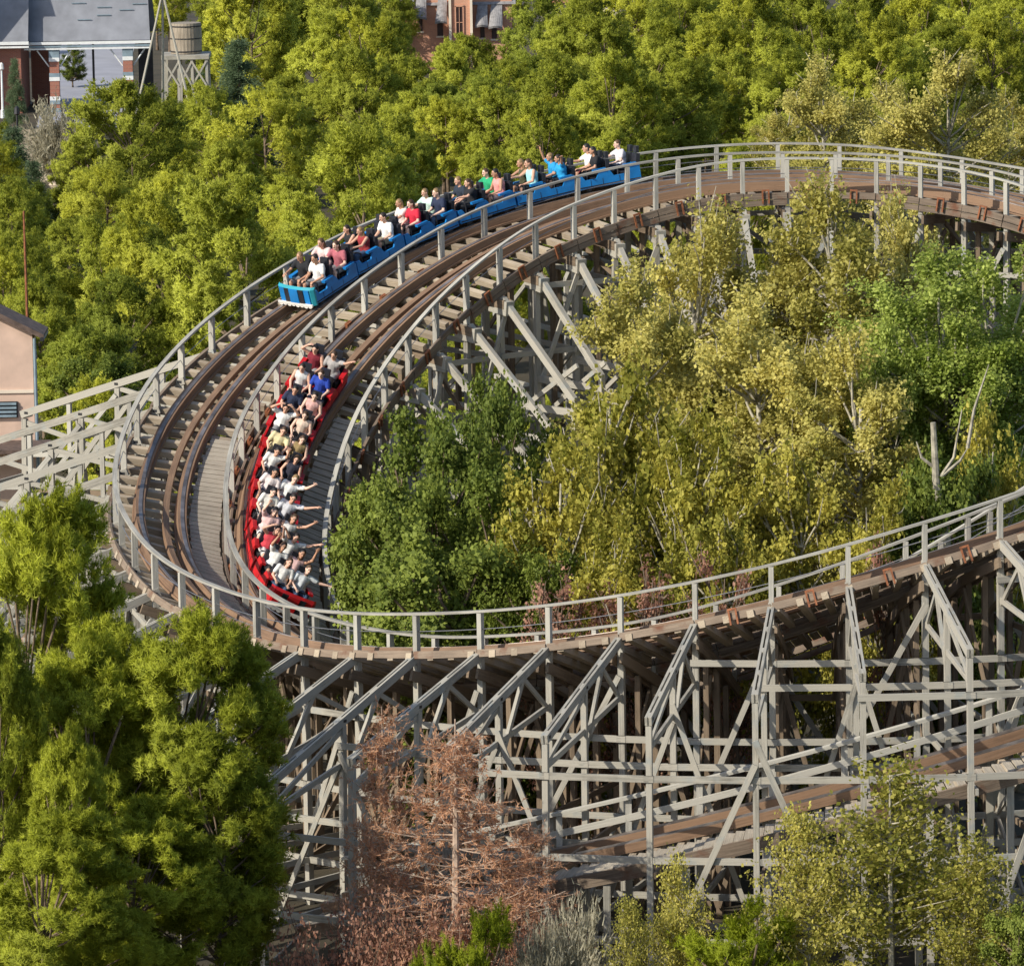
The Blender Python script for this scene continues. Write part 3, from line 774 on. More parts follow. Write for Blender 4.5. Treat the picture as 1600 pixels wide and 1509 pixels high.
RED = {
 (0, 0): ('white t-shirt holding bar', 'bar', 'bar', W_, 0, 1, JEAN, 1), (0, 1): ('white t-shirt, arm stretched out', 'out', 'bar', (.70, .74, .76), 0, 1, JEAN, 0),
 (1, 0): ('white t-shirt, arm raised high', 'bar', 'up', W_, 0, .85, BLK, 0), (1, 1): ('white and red tank top, arm raised', 'up', 'bar', (.75, .50, .48), 1, .85, BLK, 1),
 (2, 0): ('red top, hands by head', 'head', 'head', (.55, .05, .07), 1, .85, W_, 0), (2, 1): ('white t-shirt, both arms spread', 'diag', 'high', W_, 0, .85, BLK, 0),
 (3, 0): ('pale pink top, arm raised', 'bar', 'up', (.78, .52, .50), 0, .85, W_, 1), (3, 1): ('white tank top, arm raised sideways', 'high', 'bar', W_, 1, .85, NAVY, 1),
 (4, 0): ('white t-shirt, hands in lap', 'bar', 'bar', (.80, .79, .72), 0, .85, GREY, 0), (4, 1): ('striped white t-shirt, arm raised sideways', 'diag', 'bar', (.66, .66, .70), 0, .85, BLK, 0),
 (5, 0): ('white t-shirt with pink print', 'bar', 'bar', (.80, .70, .68), 0, .85, NAVY, 1), (5, 1): ('white v-neck t-shirt, arm raised', 'high', 'bar', (.80, .80, .80), 0, .85, (.4, .1, .08), 0),
 (6, 0): ('white t-shirt, arm raised high', 'up', 'bar', W_, 0, .85, BLK, 0), (6, 1): ('black tank top with white print', 'bar', 'bar', (.03, .03, .05), 1, .85, BLK, 0),
 (7, 0): ('pale yellow t-shirt', 'fwd', 'bar', (.70, .62, .36), 0, .85, KH, 0), (7, 1): ('khaki tank top', 'bar', 'bar', (.36, .26, .12), 1, .85, BLK, 1),
 (8, 0): ('white t-shirt, hands on head', 'head', 'head', (.82, .82, .80), 0, .85, GREY, 1), (8, 1): ('beige sleeveless top', 'bar', 'bar', (.70, .55, .44), 1, .85, BLK, 1),
 (9, 0): ('navy blue t-shirt', 'bar', 'bar', NAVY, 0, 1, BLK, 0), (9, 1): ('pink tank top', 'bar', 'bar', (.72, .42, .38), 1, .85, BLK, 0),
 (10, 0): ('light grey tank top', 'bar', 'bar', (.58, .58, .58), 1, .85, (.3, .04, .05), 0), (10, 1): ('royal blue t-shirt', 'bar', 'bar', (.02, .06, .40), 0, 1, JEAN, 0),
 (11, 0): ('dark maroon tank top', 'bar', 'head', (.20, .015, .03), 1, .85, GREY, 1), (11, 1): ('grey t-shirt', 'diag', 'bar', (.38, .36, .35), 0, .85, GREY, 0),
}
build_train(0, 1.19, 143.2, 'blue coaster train full of riders on the outer track', 'blue', 'black', BLUE, 'blue')
build_train(1, 3.97, 197.0, 'red coaster train full of riders on the inner track', 'red', 'black', RED, 'red')

# ------------------------------------------------------------------ buildings and other things beyond the wood
MT['brick'] = None
def brick_mat(name, c1, c2, mortar, scale=1.0):
    m, n, b = new_mat(name); N = n.nodes; L = n.links
    tc = N.new('ShaderNodeUVMap'); br = N.new('ShaderNodeTexBrick'); br.inputs['Scale'].default_value = 1.0
    br.inputs['Brick Width'].default_value = .24; br.inputs['Row Height'].default_value = .08; br.inputs['Mortar Size'].default_value = .008
    br.inputs['Color1'].default_value = (*c1, 1); br.inputs['Color2'].default_value = (*c2, 1); br.inputs['Mortar'].default_value = (*mortar, 1)
    L.new(tc.outputs[0], br.inputs['Vector']); L.new(br.outputs[0], b.inputs['Base Color']); b.inputs['Roughness'].default_value = .85
    return m
MT['brick'] = brick_mat('red_brick', (.36, .12, .075), (.28, .09, .06), (.28, .22, .18))
MT['pinkbrick'] = brick_mat('salmon_brick', (.60, .29, .18), (.52, .24, .15), (.55, .38, .28))
MT['slate'] = plain('slate_roof', (.21, .22, .25), .7, 0, .22, .9)
MT['awning'] = plain('grey_shingle', (.26, .25, .25), .7, 0, .3, 5.0)
MT['plaster'] = plain('pink_plaster', (.60, .43, .34), .85, 0, .16, 1.4)
MT['cream'] = plain('cream_plaster', (.72, .62, .50), .85, 0, .12, 1.0)
MT['tile'] = plain('roof_tile', (.11, .075, .06), .8, 0, .5, 5.0)
MT['glass'] = plain('dark_glass', (.05, .03, .03), .25, 0, .2)
MT['paving'] = plain('grey_paving', (.33, .33, .37), .8, 0, .12, .5)
MT['stone'] = plain('pale_stone', (.55, .46, .36), .85, 0, .3, 3.0)
MT['trim'] = plain('white_trim', (.72, .74, .74), .5, 0, .08)
MT['vent'] = plain('blue_grey_vent', (.20, .27, .32), .6, 0, .2)

def box(mb, x0, x1, y0, y1, z0, z1):
    a = [(x0, y0, z0), (x1, y0, z0), (x1, y1, z0), (x0, y1, z0), (x0, y0, z1), (x1, y0, z1), (x1, y1, z1), (x0, y1, z1)]
    W, D, H = x1 - x0, y1 - y0, z1 - z0
    for f, (p, q) in (((0, 1, 5, 4), (W, H)), ((1, 2, 6, 5), (D, H)), ((2, 3, 7, 6), (W, H)), ((3, 0, 4, 7), (D, H)), ((4, 5, 6, 7), (W, D)), ((3, 2, 1, 0), (W, D))):
        mb.quad(*[a[i] for i in f], uv=((0, 0), (p, 0), (p, q), (0, q)))

# --- red brick pavilion with a grey roof, far left
Y1 = 388.0
def xz(u, v, Y=Y1): p = at_depth(u, v, Y); return p.x, p.z
ex, ez = xz(235, 68); lx, _ = xz(38, 70); fx, _ = xz(-160, 70)
pav = thing('brick_pavilion', 'red brick pavilion with steep grey roof and banded columns, top left', 'building', ((ex + lx) / 2, Y1, 0))
mb = MB(); mb.quad((lx, Y1 - .3, ez + .25), (ex, Y1 - .3, ez + .25), (ex - .35, Y1 + 3.2, ez + 6.5), (lx, Y1 + 3.2, ez + 6.5)); mb.quad((lx, Y1 - .3, ez + .12), (ex, Y1 - .3, ez + .12), (ex - .35, Y1 + 3.3, ez + 6.35), (lx, Y1 + 3.3, ez + 6.35))
mb.quad((lx, Y1 + 6.8, ez + .25), (ex, Y1 + 6.8, ez + .25), (ex - .35, Y1 + 3.2, ez + 6.5), (lx, Y1 + 3.2, ez + 6.5)); mb.quad((ex, Y1 - .3, ez + .12), (ex, Y1 - .3, ez + .25), (ex - .35, Y1 + 3.2, ez + 6.5), (ex - .35, Y1 + 3.3, ez + 6.35))
mb.build('roof', 'slate', pav)
for x_, z_ in ((110, 8), (150, 14), (185, 18), (205, 9), (150, 26), (120, 33)):   # rows of snow guards on the slates
    gx, gz = xz(x_, z_ + 0, Y1); t_ = (gz - ez - .25) / 6.25; mb = MB(); mb.beam((gx, Y1 - .3 + 3.5 * t_ - .06, gz + .04), (gx + .9, Y1 - .3 + 3.5 * t_ - .06, gz + .04), .05, .05); mb.build('snow_guard', 'vent', pav)
mb = MB(); mb.beam((lx, Y1 - .42, ez + .13), (ex + .1, Y1 - .42, ez + .13), .12, .17); f = mb.build('fascia', 'trim', pav)
mb = MB(); mb.beam((lx, Y1 - .36, ez - .08), (ex, Y1 - .36, ez - .08), .10, .14); mb.build('gutter', 'vent', f)
mb = MB(); mb.beam((lx, Y1 - .34, ez - .24), (ex, Y1 - .34, ez - .24), .10, .10); mb.build('lower_band', 'trim', f)
for u in (85, 200):
    cx_, _ = xz(u, 100); h = ez - .3; n = 16
    mb = MB(); mb.cur = 0
    for q in range(n):
        z0 = h * q / n; z1 = h * (q + 1) / n; mb.cur = 1 if q in (3, 8, 13) else (2 if q in (15, 14, 0, 9, 2) else 0); g = .03 if mb.cur else 0
        box(mb, cx_ - .30 - g, cx_ + .30 + g, Y1 - .25 - g, Y1 + .35 + g, z0, z1)
    mb.build('banded_column', ['brick', 'trim', 'vent'], pav)
    for s in (-1, 1):
        mb = MB(); pts = [(cx_ + s * (.34 + .75 * math.sin(a)), Y1, h - .05 - 1.05 * (1 - math.sin(a)) * 1.0) for a in np.linspace(0, math.pi / 2, 6)]; mb.tube(pts, [.05] * 6, 5); mb.build('curved_bracket', 'trim', pav)
mb = MB(); bx0, _ = xz(52, 90); bx1, _ = xz(100, 90); box(mb, bx0 - .6, bx1 - .8, Y1 + 5.8, Y1 + 6.2, 0, ez); mb.build('rear_wall', 'brick', pav)
mb = MB(); bx0, _ = xz(203, 90); box(mb, bx0 + .2, ex - .2, Y1 + 5.6, Y1 + 6.0, 0, ez); mb.build('rear_wall', 'iron', pav)
mb = MB(); mb.beam((xz(141, 100)[0], Y1 + 3, 0), (xz(141, 100)[0], Y1 + 3, ez + .2), .14, .14); mb.build('iron_column', 'iron', pav)
# gabled wing that runs on past the left edge of the photograph
mb = MB(); wx1, _ = xz(34, 90); box(mb, fx, wx1, Y1 - .8, Y1 + 6, 0, ez + .05); wing = mb.build('wing_wall', 'brick', pav)
mb = MB(); rx1, _ = xz(46, 60); mb.quad((fx, Y1 - 1.3, ez + .35), (rx1, Y1 - 1.3, ez + .35), (rx1, Y1 + 2.6, ez + 7), (fx, Y1 + 2.6, ez + 7)); mb.quad((fx, Y1 - 1.3, ez + .2), (rx1, Y1 - 1.3, ez + .2), (rx1, Y1 + 2.7, ez + 6.8), (fx, Y1 + 2.7, ez + 6.8)); mb.quad((rx1, Y1 - 1.3, ez + .2), (rx1, Y1 - 1.3, ez + .35), (rx1, Y1 + 2.6, ez + 7), (rx1, Y1 + 2.7, ez + 6.8)); mb.build('wing_roof', 'slate', pav)
mb = MB(); mb.beam((fx, Y1 - 1.42, ez + .25), (rx1 + .05, Y1 - 1.42, ez + .25), .12, .2); mb.beam((fx, Y1 - 1.36, ez + .0), (rx1 + .05, Y1 - 1.36, ez + .0), .12, .12); mb.build('wing_fascia', 'trim', pav)
# tall gable of the same pavilion to the left, whose shadow falls on the roofs
tx0, _ = xz(-62, 0); mb = MB(); box(mb, tx0 - 2.4, tx0, Y1 - 3.2, Y1 - .9, 0, ez + 6.4); tw = mb.build('corner_tower', 'brick', pav)
mb = MB(); a_ = [(tx0 - 2.7, Y1 - 3.5, ez + 6.4), (tx0 + .3, Y1 - 3.5, ez + 6.4), (tx0 + .3, Y1 - .6, ez + 6.4), (tx0 - 2.7, Y1 - .6, ez + 6.4)]; ap = (tx0 - 1.2, Y1 - 2, ez + 10)
for q in range(4): mb.poly([a_[q], a_[(q + 1) % 4], ap])
mb.build('tower_roof', 'slate', pav)
# paved lane seen through the open pavilion
mb = MB(); mb.quad((xz(100, 110)[0] - 1, 376, .004), (xz(190, 110)[0] + .5, 376, .004), (xz(200, 100, 470)[0] + 1, 470, .004), (xz(110, 100, 470)[0], 470, .004))
structure(mb.build('path', 'paving'))
mb = MB(); mb.quad((-40, 300, .004), (xz(52, 200, 320)[0], 300, .004), (xz(60, 150, 376)[0], 376, .004), (-52, 376, .004)); structure(mb.build('forecourt', plain('sandy_gravel', (.42, .33, .22), .9, 0, .2, 1.5)))

# --- water tower
Y2 = 335.0
px0, pz0 = xz(267, 84, Y2); px1, _ = xz(315, 84, Y2); _, pzt = xz(290, 36, Y2); r_ = (px1 - px0) / 2; cxw = (px0 + px1) / 2
wt = thing('water_tower', 'small wooden water barrel on a timber stand behind the pines', 'water tower', (cxw, Y2, 0))
mb = MB(); rings = []
for t in np.linspace(0, 1, 7):
    rr = r_ * (1.0 + .045 * math.sin(math.pi * t)); rings.append([(cxw + rr * (1 if q % 2 else .985) * math.cos(q * math.pi / 28), Y2 + rr * (1 if q % 2 else .985) * math.sin(q * math.pi / 28), pz0 + (pzt - pz0) * t) for q in range(56)])
mb.sweep(rings); brl = mb.build('barrel', wood('barrel_staves', (.13, .10, .07), (.42, .36, .28)), wt)
for t in (.08, .5, .9):
    mb = MB(); mb.sweep([[(cxw + r_ * 1.055 * math.cos(q * math.pi / 20), Y2 + r_ * 1.055 * math.sin(q * math.pi / 20), pz0 + (pzt - pz0) * t + d) for q in range(40)] for d in (-.03, .03)], cap=False); mb.build('hoop', 'iron', brl)
mb = MB(); sx0, _ = xz(254, 86, Y2); sx1, _ = xz(328, 86, Y2); box(mb, sx0, sx1, Y2 - 1.4, Y2 + 1.4, pz0 - .24, pz0 - .02); mb.build('platform', 'pale', wt)
for x_ in (sx0 + .15, sx0 + .95, sx1 - .95, sx1 - .15):
    for y_ in (-1.25, 1.25):
        mb = MB(); mb.beam((x_ + (-.12 if x_ < cxw else .12), Y2 + y_, -.05), (x_, Y2 + y_, pz0 - .24), .15, .15); mb.build('leg', 'pale', wt)
    
for x_, xx in ((sx0 + .15, sx0 + .95), (sx0 + .95, sx1 - .95), (sx1 - .95, sx1 - .15)):
    for za, zb in ((0, 1), (1, 0)):
        mb = MB(); zt = pz0 - .35; zb_ = pz0 - 1.7; mb.beam((x_, Y2 - 1.36 - .03 * za, zb_ if za == 0 else zt), (xx, Y2 - 1.36 - .03 * za, zt if za == 0 else zb_), .05, .1); mb.build('cross_brace', 'pale', wt)
# --- tripod of poles by the tower
apx, apz = xz(254, -12, 330); tp = thing('pole_tripod', 'tripod of thin bare poles left of the water barrel', 'tripod', (apx, 330, 0))
for u, dy in ((238, -.8), (272, -.6), (254, 1.0)):
    bx, bz = xz(u, 62, 330); mb = MB(); mb.tube([(apx + (bx - apx) * apz / (apz - bz), 330 + dy, -.05), (apx, 330, apz)], [.09, .06], 6); mb.build('pole', 'pale', tp)

# --- salmon brick mansion behind the wood
Y3 = 415.0
X = lambda u: xz(u, 30, Y3)[0]
Zv = lambda v: xz(720, v, Y3)[1]
man = thing('brick_mansion', 'salmon brick house with tall window tower and grey hooded dormers', 'building', (X(720), Y3, 0))
mb = MB(); box(mb, X(702), X(738), Y3 - 1.2, Y3 + 1.5, 0, Zv(-40)); tw = mb.build('tower', 'pinkbrick', man)
mb = MB(); box(mb, X(713), X(723), Y3 - 1.24, Y3 - 1.21, Zv(57), Zv(10)); wn = mb.build('tower_window', 'glass', tw)
mb = MB()
for a, b2, c, d in ((X(711), X(713), Zv(58), Zv(8)), (X(723), X(725), Zv(58), Zv(8)), (X(711), X(725), Zv(60), Zv(58)), (X(711), X(725), Zv(9), Zv(6)), (X(717.6), X(718.4), Zv(57), Zv(10)), (X(713), X(723), Zv(34), Zv(33))): box(mb, a, b2, Y3 - 1.3, Y3 - 1.245, c, d)
mb.build('window_frame', 'pinkbrick', tw)
mb = MB()
for u0 in (702, 735): box(mb, X(u0) - .02, X(u0 + 3) + .02, Y3 - 1.36, Y3 - 1.205, 0, Zv(-40))
mb.build('pilaster', 'cream', tw)
mb = MB(); box(mb, X(632), X(702) - .01, Y3, Y3 + 5, 0, Zv(0)); box(mb, X(738) + .01, X(800), Y3, Y3 + 5, 0, Zv(0)); mb.build('wall', 'pinkbrick', man)
mb = MB(); mb.quad((X(626), Y3 - .2, Zv(8)), (X(702), Y3 - .2, Zv(8)), (X(702), Y3 + 3, Zv(-60)), (X(626), Y3 + 3, Zv(-60))); mb.quad((X(738), Y3 - .2, Zv(8)), (X(806), Y3 - .2, Zv(8)), (X(806), Y3 + 3, Zv(-60)), (X(738), Y3 + 3, Zv(-60))); mb.build('roof', 'awning', man)
for u0, u1, vb in ((628, 648, 22), (647, 667, 26), (680, 699, 33), (742, 762, 40), (763, 785, 42)):
    mb = MB(); n = 7
    a0 = [(X(u0 + (u1 - u0) * q / n), Y3 - 1.1 - .18 * math.sin(math.pi * q / n), Zv(vb) + .10 * math.sin(math.pi * q / n)) for q in range(n + 1)]
    a1 = [(X(u0 + 5 + (u1 - u0 - 5) * q / n), Y3 - .1, Zv(vb - 34)) for q in range(n + 1)]
    for q in range(n): mb.quad(a0[q], a0[q + 1], a1[q + 1], a1[q])
    for q in range(n): mb.quad(a0[q], a0[q + 1], (a0[q + 1][0], a0[q + 1][1] + .05, a0[q + 1][2] - .14), (a0[q][0], a0[q][1] + .05, a0[q][2] - .14))
    mb.build('hooded_awning', 'awning', man)
for u0, u1, v0, v1 in ((683, 692, 35, 56), (750, 757, 42, 60), (768, 776, 44, 62), (652, 660, 28, 48)):
    mb = MB(); box(mb, X(u0), X(u1), Y3 - .05, Y3 - .02, Zv(v1), Zv(v0)); wn = mb.build('window', 'glass', man)
    mb = MB(); box(mb, X(u0) - .08, X(u1) + .08, Y3 - .10, Y3 - .055, Zv(v1) - .12, Zv(v1)); mb.build('sill', 'cream', wn)
mb = MB(); box(mb, X(760), X(800), Y3 - 2.6, Y3 - 2.2, 0, Zv(66)); mb.build('terrace_wall', 'pinkbrick', man)
# --- cream house further right
far = thing('cream_house', 'cream house front with low red roof glimpsed between treetops', 'building', (at_depth(905, 10, 430).x, 430, 0))
fx0, fz = at_depth(845, 12, 430).x, at_depth(905, 14, 430).z; fx1 = at_depth(970, 12, 430).x
mb = MB(); box(mb, fx0, fx1, 430, 434, 0, fz + .45); mb.build('wall', 'cream', far)
mb = MB(); mb.quad((fx0 - .2, 429.6, fz + .45), (fx1 + .2, 429.6, fz + .45), (fx1, 432, fz + 2), (fx0, 432, fz + 2)); mb.build('roof', 'brick', far)

# --- pink shed at the left edge
Y4 = 187.0
sx, sz = xz(50, 516, Y4); ridge = xz(-60, 462, Y4)
shed = thing('pink_shed', 'pink plastered shed with dark tiled roof at the left edge', 'building', (sx - 2, Y4, 0))
mb = MB(); box(mb, ridge[0] * 2 - sx, sx, Y4, Y4 + 1.4, 0, sz)
mb.poly([(ridge[0] * 2 - sx, Y4, sz), (sx, Y4, sz), (ridge[0], Y4, ridge[1] - .1)]); mb.build('wall', 'plaster', shed)
mb = MB(); e0 = Vector((sx + .38, Y4 - .35, sz - .10)); r0 = Vector((ridge[0], Y4 - .35, ridge[1] + .08))
for s in (1, -1):
    a = Vector((r0.x + (e0.x - r0.x) * s, e0.y, e0.z)); mb.quad(a, r0, r0 + Vector((0, 1.9, 0)), a + Vector((0, 1.9, 0))); dn = Vector((0, 0, -.16)); mb.quad(a + dn, r0 + dn, r0 + dn + Vector((0, 1.9, 0)), a + dn + Vector((0, 1.9, 0))); mb.quad(a, r0, r0 + dn, a + dn); mb.quad(a, a + dn, a + dn + Vector((0, 1.9, 0)), a + Vector((0, 1.9, 0)))
mb.build('roof', 'tile', shed)
lx0, lz1 = xz(-40, 628, Y4); lx1, lz0 = xz(28, 652, Y4)
mb = MB(); box(mb, lx0, lx1, Y4 - .07, Y4 - .01, lz0, lz1); lv_ = mb.build('louvre_window', 'iron', shed)
for q in range(4):
    z = lz0 + (lz1 - lz0) * (q + .5) / 4; mb = MB(); mb.beam((lx0 + .03, Y4 - .11, z), (lx1 - .03, Y4 - .11, z), .06, .07); mb.build('louvre_blade', 'vent', lv_)
mb = MB(); box(mb, sx - 4.5, sx + .5, Y4 - 2.2, Y4 - .02, xz(0, 688, Y4)[1] - .12, xz(0, 688, Y4)[1]); mb.build('canopy', 'tile', shed)
mb = MB(); mb.tube([(sx + .07, Y4 - .06, 0), (sx + .07, Y4 - .06, sz - .25)], [.05, .05], 8); mb.build('downpipe', 'vent', shed)
mb = MB(); mb.tube([(sx + .33, Y4 - .4, sz - .24), (sx + .33, Y4 + 1.5, sz - .24)], [.07, .07], 8); mb.build('gutter', 'iron', shed)
mb = MB(); mb.beam((sx - 6, Y4 - .03, sz - 1.9), (sx, Y4 - .03, sz - 1.9), .05, .10); mb.build('string_course', 'cream', shed)
pb = at_depth(43, 508, 191); pt_ = at_depth(37, 330, 191)
mb = MB(); mb.tube([(pb.x, 191, 0), (pb.x, 191, pb.z), (pt_.x, 191, pt_.z)], [.06, .05, .035], 6); tag(mb.build('mast', 'rust'), 'thin rusty mast rising beside the pink shed roof', 'mast')
# --- lamp posts by the pavilion, rocks by the silver bush
for u, v, Y, nm, lab, col in ((2, 98, 384, 'street_lamp', 'pale lavender lamp post at the very left edge', 'trim'), (26, 166, 330, 'bollard_post', 'thin dark iron post on the forecourt left', 'iron')):
    p = at_depth(u, v, Y); t = thing(nm, lab, 'lamp post' if col == 'trim' else 'post', (p.x, Y, 0))
    mb = MB(); mb.tube([(p.x, Y, 0), (p.x, Y, .5), (p.x, Y, .55), (p.x, Y, p.z - .5)], [.16, .14, .08, .06], 8); mb.build('shaft', col, t)
    mb = MB(); mb.tube([(p.x, Y, p.z - .5), (p.x, Y, p.z - .42), (p.x, Y, p.z - .1), (p.x, Y, p.z)], [.08, .17, .13, .03], 8); mb.build('lantern' if col == 'trim' else 'finial', 'white' if col == 'trim' else 'iron', t)
for q, (u, v, Y, s) in enumerate(((80, 285, 342, .8), (97, 293, 338, .6))):
    p = at_depth(u, v, Y); p.z = s * .45; mb = MB(); ellipsoid(mb, (0, 0, 0), s * 1.2, s, s * .8, 9, 6)
    mb.v = [Vector((k.x * random.uniform(.8, 1.15), k.y * random.uniform(.8, 1.15), k.z * random.uniform(.85, 1.1))) + Vector((p.x, Y, p.z)) for k in mb.v]
    o = mb.build('rock', 'stone'); tag(o, ['larger pale boulder by the silver bush on the left', 'smaller pale boulder right of the larger one'][q], 'rock')

# ------------------------------------------------------------------ foliage
def np_mesh(name, V, nper, tint, mat, NRM=None):
    """V: (n, nper, 3) separate faces of nper corners"""
    n = V.shape[0]; me = bpy.data.meshes.new(name)
    if NRM is not None:                                        # wind every leaf so that its face looks out of the clump
        g = np.cross(V[:, 1] - V[:, 0], V[:, 2] - V[:, 0]); fl = (g * NRM).sum(1) < 0; V = V.copy(); V[fl] = V[fl][:, ::-1]
    me.vertices.add(n * nper); me.vertices.foreach_set('co', V.astype(np.float32).ravel())
    me.loops.add(n * nper); me.loops.foreach_set('vertex_index', np.arange(n * nper, dtype=np.int32))
    me.polygons.add(n); me.polygons.foreach_set('loop_start', np.arange(0, n * nper, nper, dtype=np.int32))
    me.update(calc_edges=True)
    at = me.attributes.new('tint', 'FLOAT', 'FACE'); at.data.foreach_set('value', tint.astype(np.float32))
    me.materials.append(MT[mat]); me['_local'] = 1
    if NRM is not None:                                        # soft shading: leaves take part of the normal of the clump they grow on
        me.polygons.foreach_set('use_smooth', np.ones(n, dtype=bool)); me.normals_split_custom_set_from_vertices(np.repeat(NRM, nper, axis=0).astype(np.float32))
    return me

def unit(v): return v / np.maximum(np.linalg.norm(v, axis=1, keepdims=True), 1e-9)
def rdir(rng, n): return unit(rng.normal(size=(n, 3)))

def blades(rng, P, D, ln, wd):
    S_ = unit(np.cross(D, rdir(rng, len(P)))); ln = np.asarray(ln).reshape(-1, 1) * np.ones((len(P), 1)); wd = np.asarray(wd).reshape(-1, 1) * np.ones((len(P), 1))
    return np.stack([P - S_ * wd / 2, P + S_ * wd / 2, P + D * ln], 1)

def leaves_at(rng, P, N, size):
    T = unit(np.cross(N, rdir(rng, len(P)))); B = np.cross(N, T); s = np.asarray(size).reshape(-1, 1) * np.ones((len(P), 1))
    return np.stack([P - T * s * .5, P + B * s * .38 + N * s * .08, P + T * s * .5, P - B * s * .38 + N * s * .08], 1)

def envelope(rng):
    """uneven outline: how far the crown reaches in a direction, as a share of its mean"""
    B = rdir(rng, 14); A = rng.uniform(-.30, .34, 14)
    return lambda d: 1 + (A * np.exp(7 * (d @ B.T - 1))).sum(-1)

def boughs(rng, R, rz, zc_, n, low, env, tight=False):
    """ends of the boughs, spread over the crown"""
    out = []
    while len(out) < n:
        d = rdir(rng, 1)[0]
        if d[2] < low: continue
        f = env(d[None, :])[0] * (rng.uniform(.84, .93) if tight else (rng.uniform(.78, .95) if rng.random() < .72 else rng.uniform(.3, .7)))
        e = np.array([d[0] * R * f, d[1] * R * f, zc_ + d[2] * rz * f])
        if out and min(np.linalg.norm((e - q) / (R, R, rz)) for q in out) < .95 / n ** .5 and rng.random() < .9: continue
        out.append(e)
    return out

def sprays(rng, R, rz, zc_, nb, nt_, tl, low, up, droop=0.0, loose=.055, tight=False):
    """start, direction, length and bough number of every leafy twig"""
    env = envelope(rng); ends = boughs(rng, R, rz, zc_, nb, low, env, tight); P = []; D = []; L = []; K = []
    for k, e in enumerate(ends):
        s = np.array([0, 0, max(zc_ - rz * .9, min(e[2] - .35 * np.hypot(e[0], e[1]), zc_ + rz * .6))]); ax = e - s; ln = np.linalg.norm(ax); ax = ax / ln
        m = max(6, int(nt_ * (.55 + .6 * ln / R) * rng.uniform(.7, 1.25))); t = rng.uniform(max(.25, 1 - (.55 if tight else 1.1) * R / ln), 1.0, (m, 1)) ** .6
        p = s + ax * ln * t + rng.normal(0, loose * R, (m, 3)) * (1.7 - t if tight else 1); p[:, 2] += .05 * R * (t[:, 0] - .5)
        d = unit(ax * .75 + rng.normal(0, .62, (m, 3)) + np.array([0, 0, up - droop * t.mean()]))
        P.append(p); D.append(d); L.append(tl * R * rng.uniform(.55, 1.25, m)); K.append(np.full(m, k))
    return ends, np.concatenate(P), np.concatenate(D), np.concatenate(L), np.concatenate(K)

def shade_normal(rng, P, own, ctr, R, rz, soft):
    og = unit((P - ctr) / np.array([R, R, rz])); return unit(own * (1 - soft) + og * soft + rng.normal(0, .18, P.shape) + [0, 0, .1])

def pine_crown(seed, R=3.3, rz=2.9, zc_=6.1, nb=64, nt_=25, tl=.115, per=12, nbl=5, ln=.17, wd=.046, mat='pine', low=-.75, up=.34, soft=.74, tight=True, loose=.072):
    rng = np.random.default_rng(seed); ends, P0, D0, L0, K0 = sprays(rng, R, rz, zc_, nb, nt_, tl, low, up, 0, loose, tight)
    btone = rng.uniform(-.13, .13, nb); Vs = []; Ts = []; Ns = []; ctr = np.array([0, 0, zc_ - rz * .35]); n = len(P0); stone = rng.normal(0, .07, n)
    for q in range(per):
        t = ((q + rng.random(n)) / per)[:, None]; Q = P0 + D0 * L0[:, None] * t + rng.normal(0, .028 * R, (n, 3)) * (1.15 - t * .5)
        tt = .42 + btone[K0] + stone + t[:, 0] * .14
        for b in range(nbl):
            D = unit(D0 * .7 + rng.normal(0, .55, (n, 3)) + [0, 0, .15]); V = blades(rng, Q, D, rng.uniform(.6, 1.3, n) * ln, wd * rng.uniform(.7, 1.3, n))
            Vs.append(V); Ts.append(tt + rng.normal(0, .07, n)); Ns.append(shade_normal(rng, Q, unit(D0 + rng.normal(0, .4, (n, 3))), ctr, R, rz, soft))
    return np_mesh('crown', np.concatenate(Vs), 3, np.clip(np.concatenate(Ts), 0, 1), mat, np.concatenate(Ns)), [(e, .2 * R) for e in ends]

def broad_crown(seed, R=3.0, rz=4.0, zc_=6, nb=44, nt_=26, tl=.17, per=26, size=.12, mat='plane', low=-.85, up=.25, soft=.45, thin=1.0):
    rng = np.random.default_rng(seed); ends, P0, D0, L0, K0 = sprays(rng, R, rz, zc_, nb, nt_, tl, low, up)
    btone = rng.uniform(-.2, .2, nb); Vs = []; Ts = []; Ns = []; ctr = np.array([0, 0, zc_ - rz * .3]); n = len(P0); stone = rng.normal(0, .09, n)
    for q in range(per):
        t = ((q + rng.random(n)) / per)[:, None]; Q = P0 + D0 * L0[:, None] * (t * 1.1 - .05) + rng.normal(0, .04 * R, (n, 3)); keep = rng.random(n) < thin; Q = Q[keep]; m = len(Q)
        N = unit(D0[keep] * .35 + rng.normal(0, .6, (m, 3)) + np.array([-.2, -.2, .45])); Vs.append(leaves_at(rng, Q, N, size * rng.uniform(.55, 1.4, m)))
        Ts.append(.45 + (btone[K0] + stone)[keep] + t[keep][:, 0] * .08 + rng.normal(0, .15, m)); Ns.append(shade_normal(rng, Q, N, ctr, R, rz, soft))
    return np_mesh('crown', np.concatenate(Vs), 4, np.clip(np.concatenate(Ts), 0, 1), mat, np.concatenate(Ns)), [(e, .2 * R) for e in ends]

def limb(mb, a, b, r0, r1, sag=.1, n=5):
    a = Vector(a); b = Vector(b); mid = a.lerp(b, .5) + Vector((random.uniform(-sag, sag), random.uniform(-sag, sag), -sag * .6)); pts = []
    for k in range(n + 1):
        t = k / n; pts.append(a * (1 - t) ** 2 + mid * 2 * t * (1 - t) + b * t * t)
    mb.tube(pts, [r0 + (r1 - r0) * k / n for k in range(n + 1)], 6)

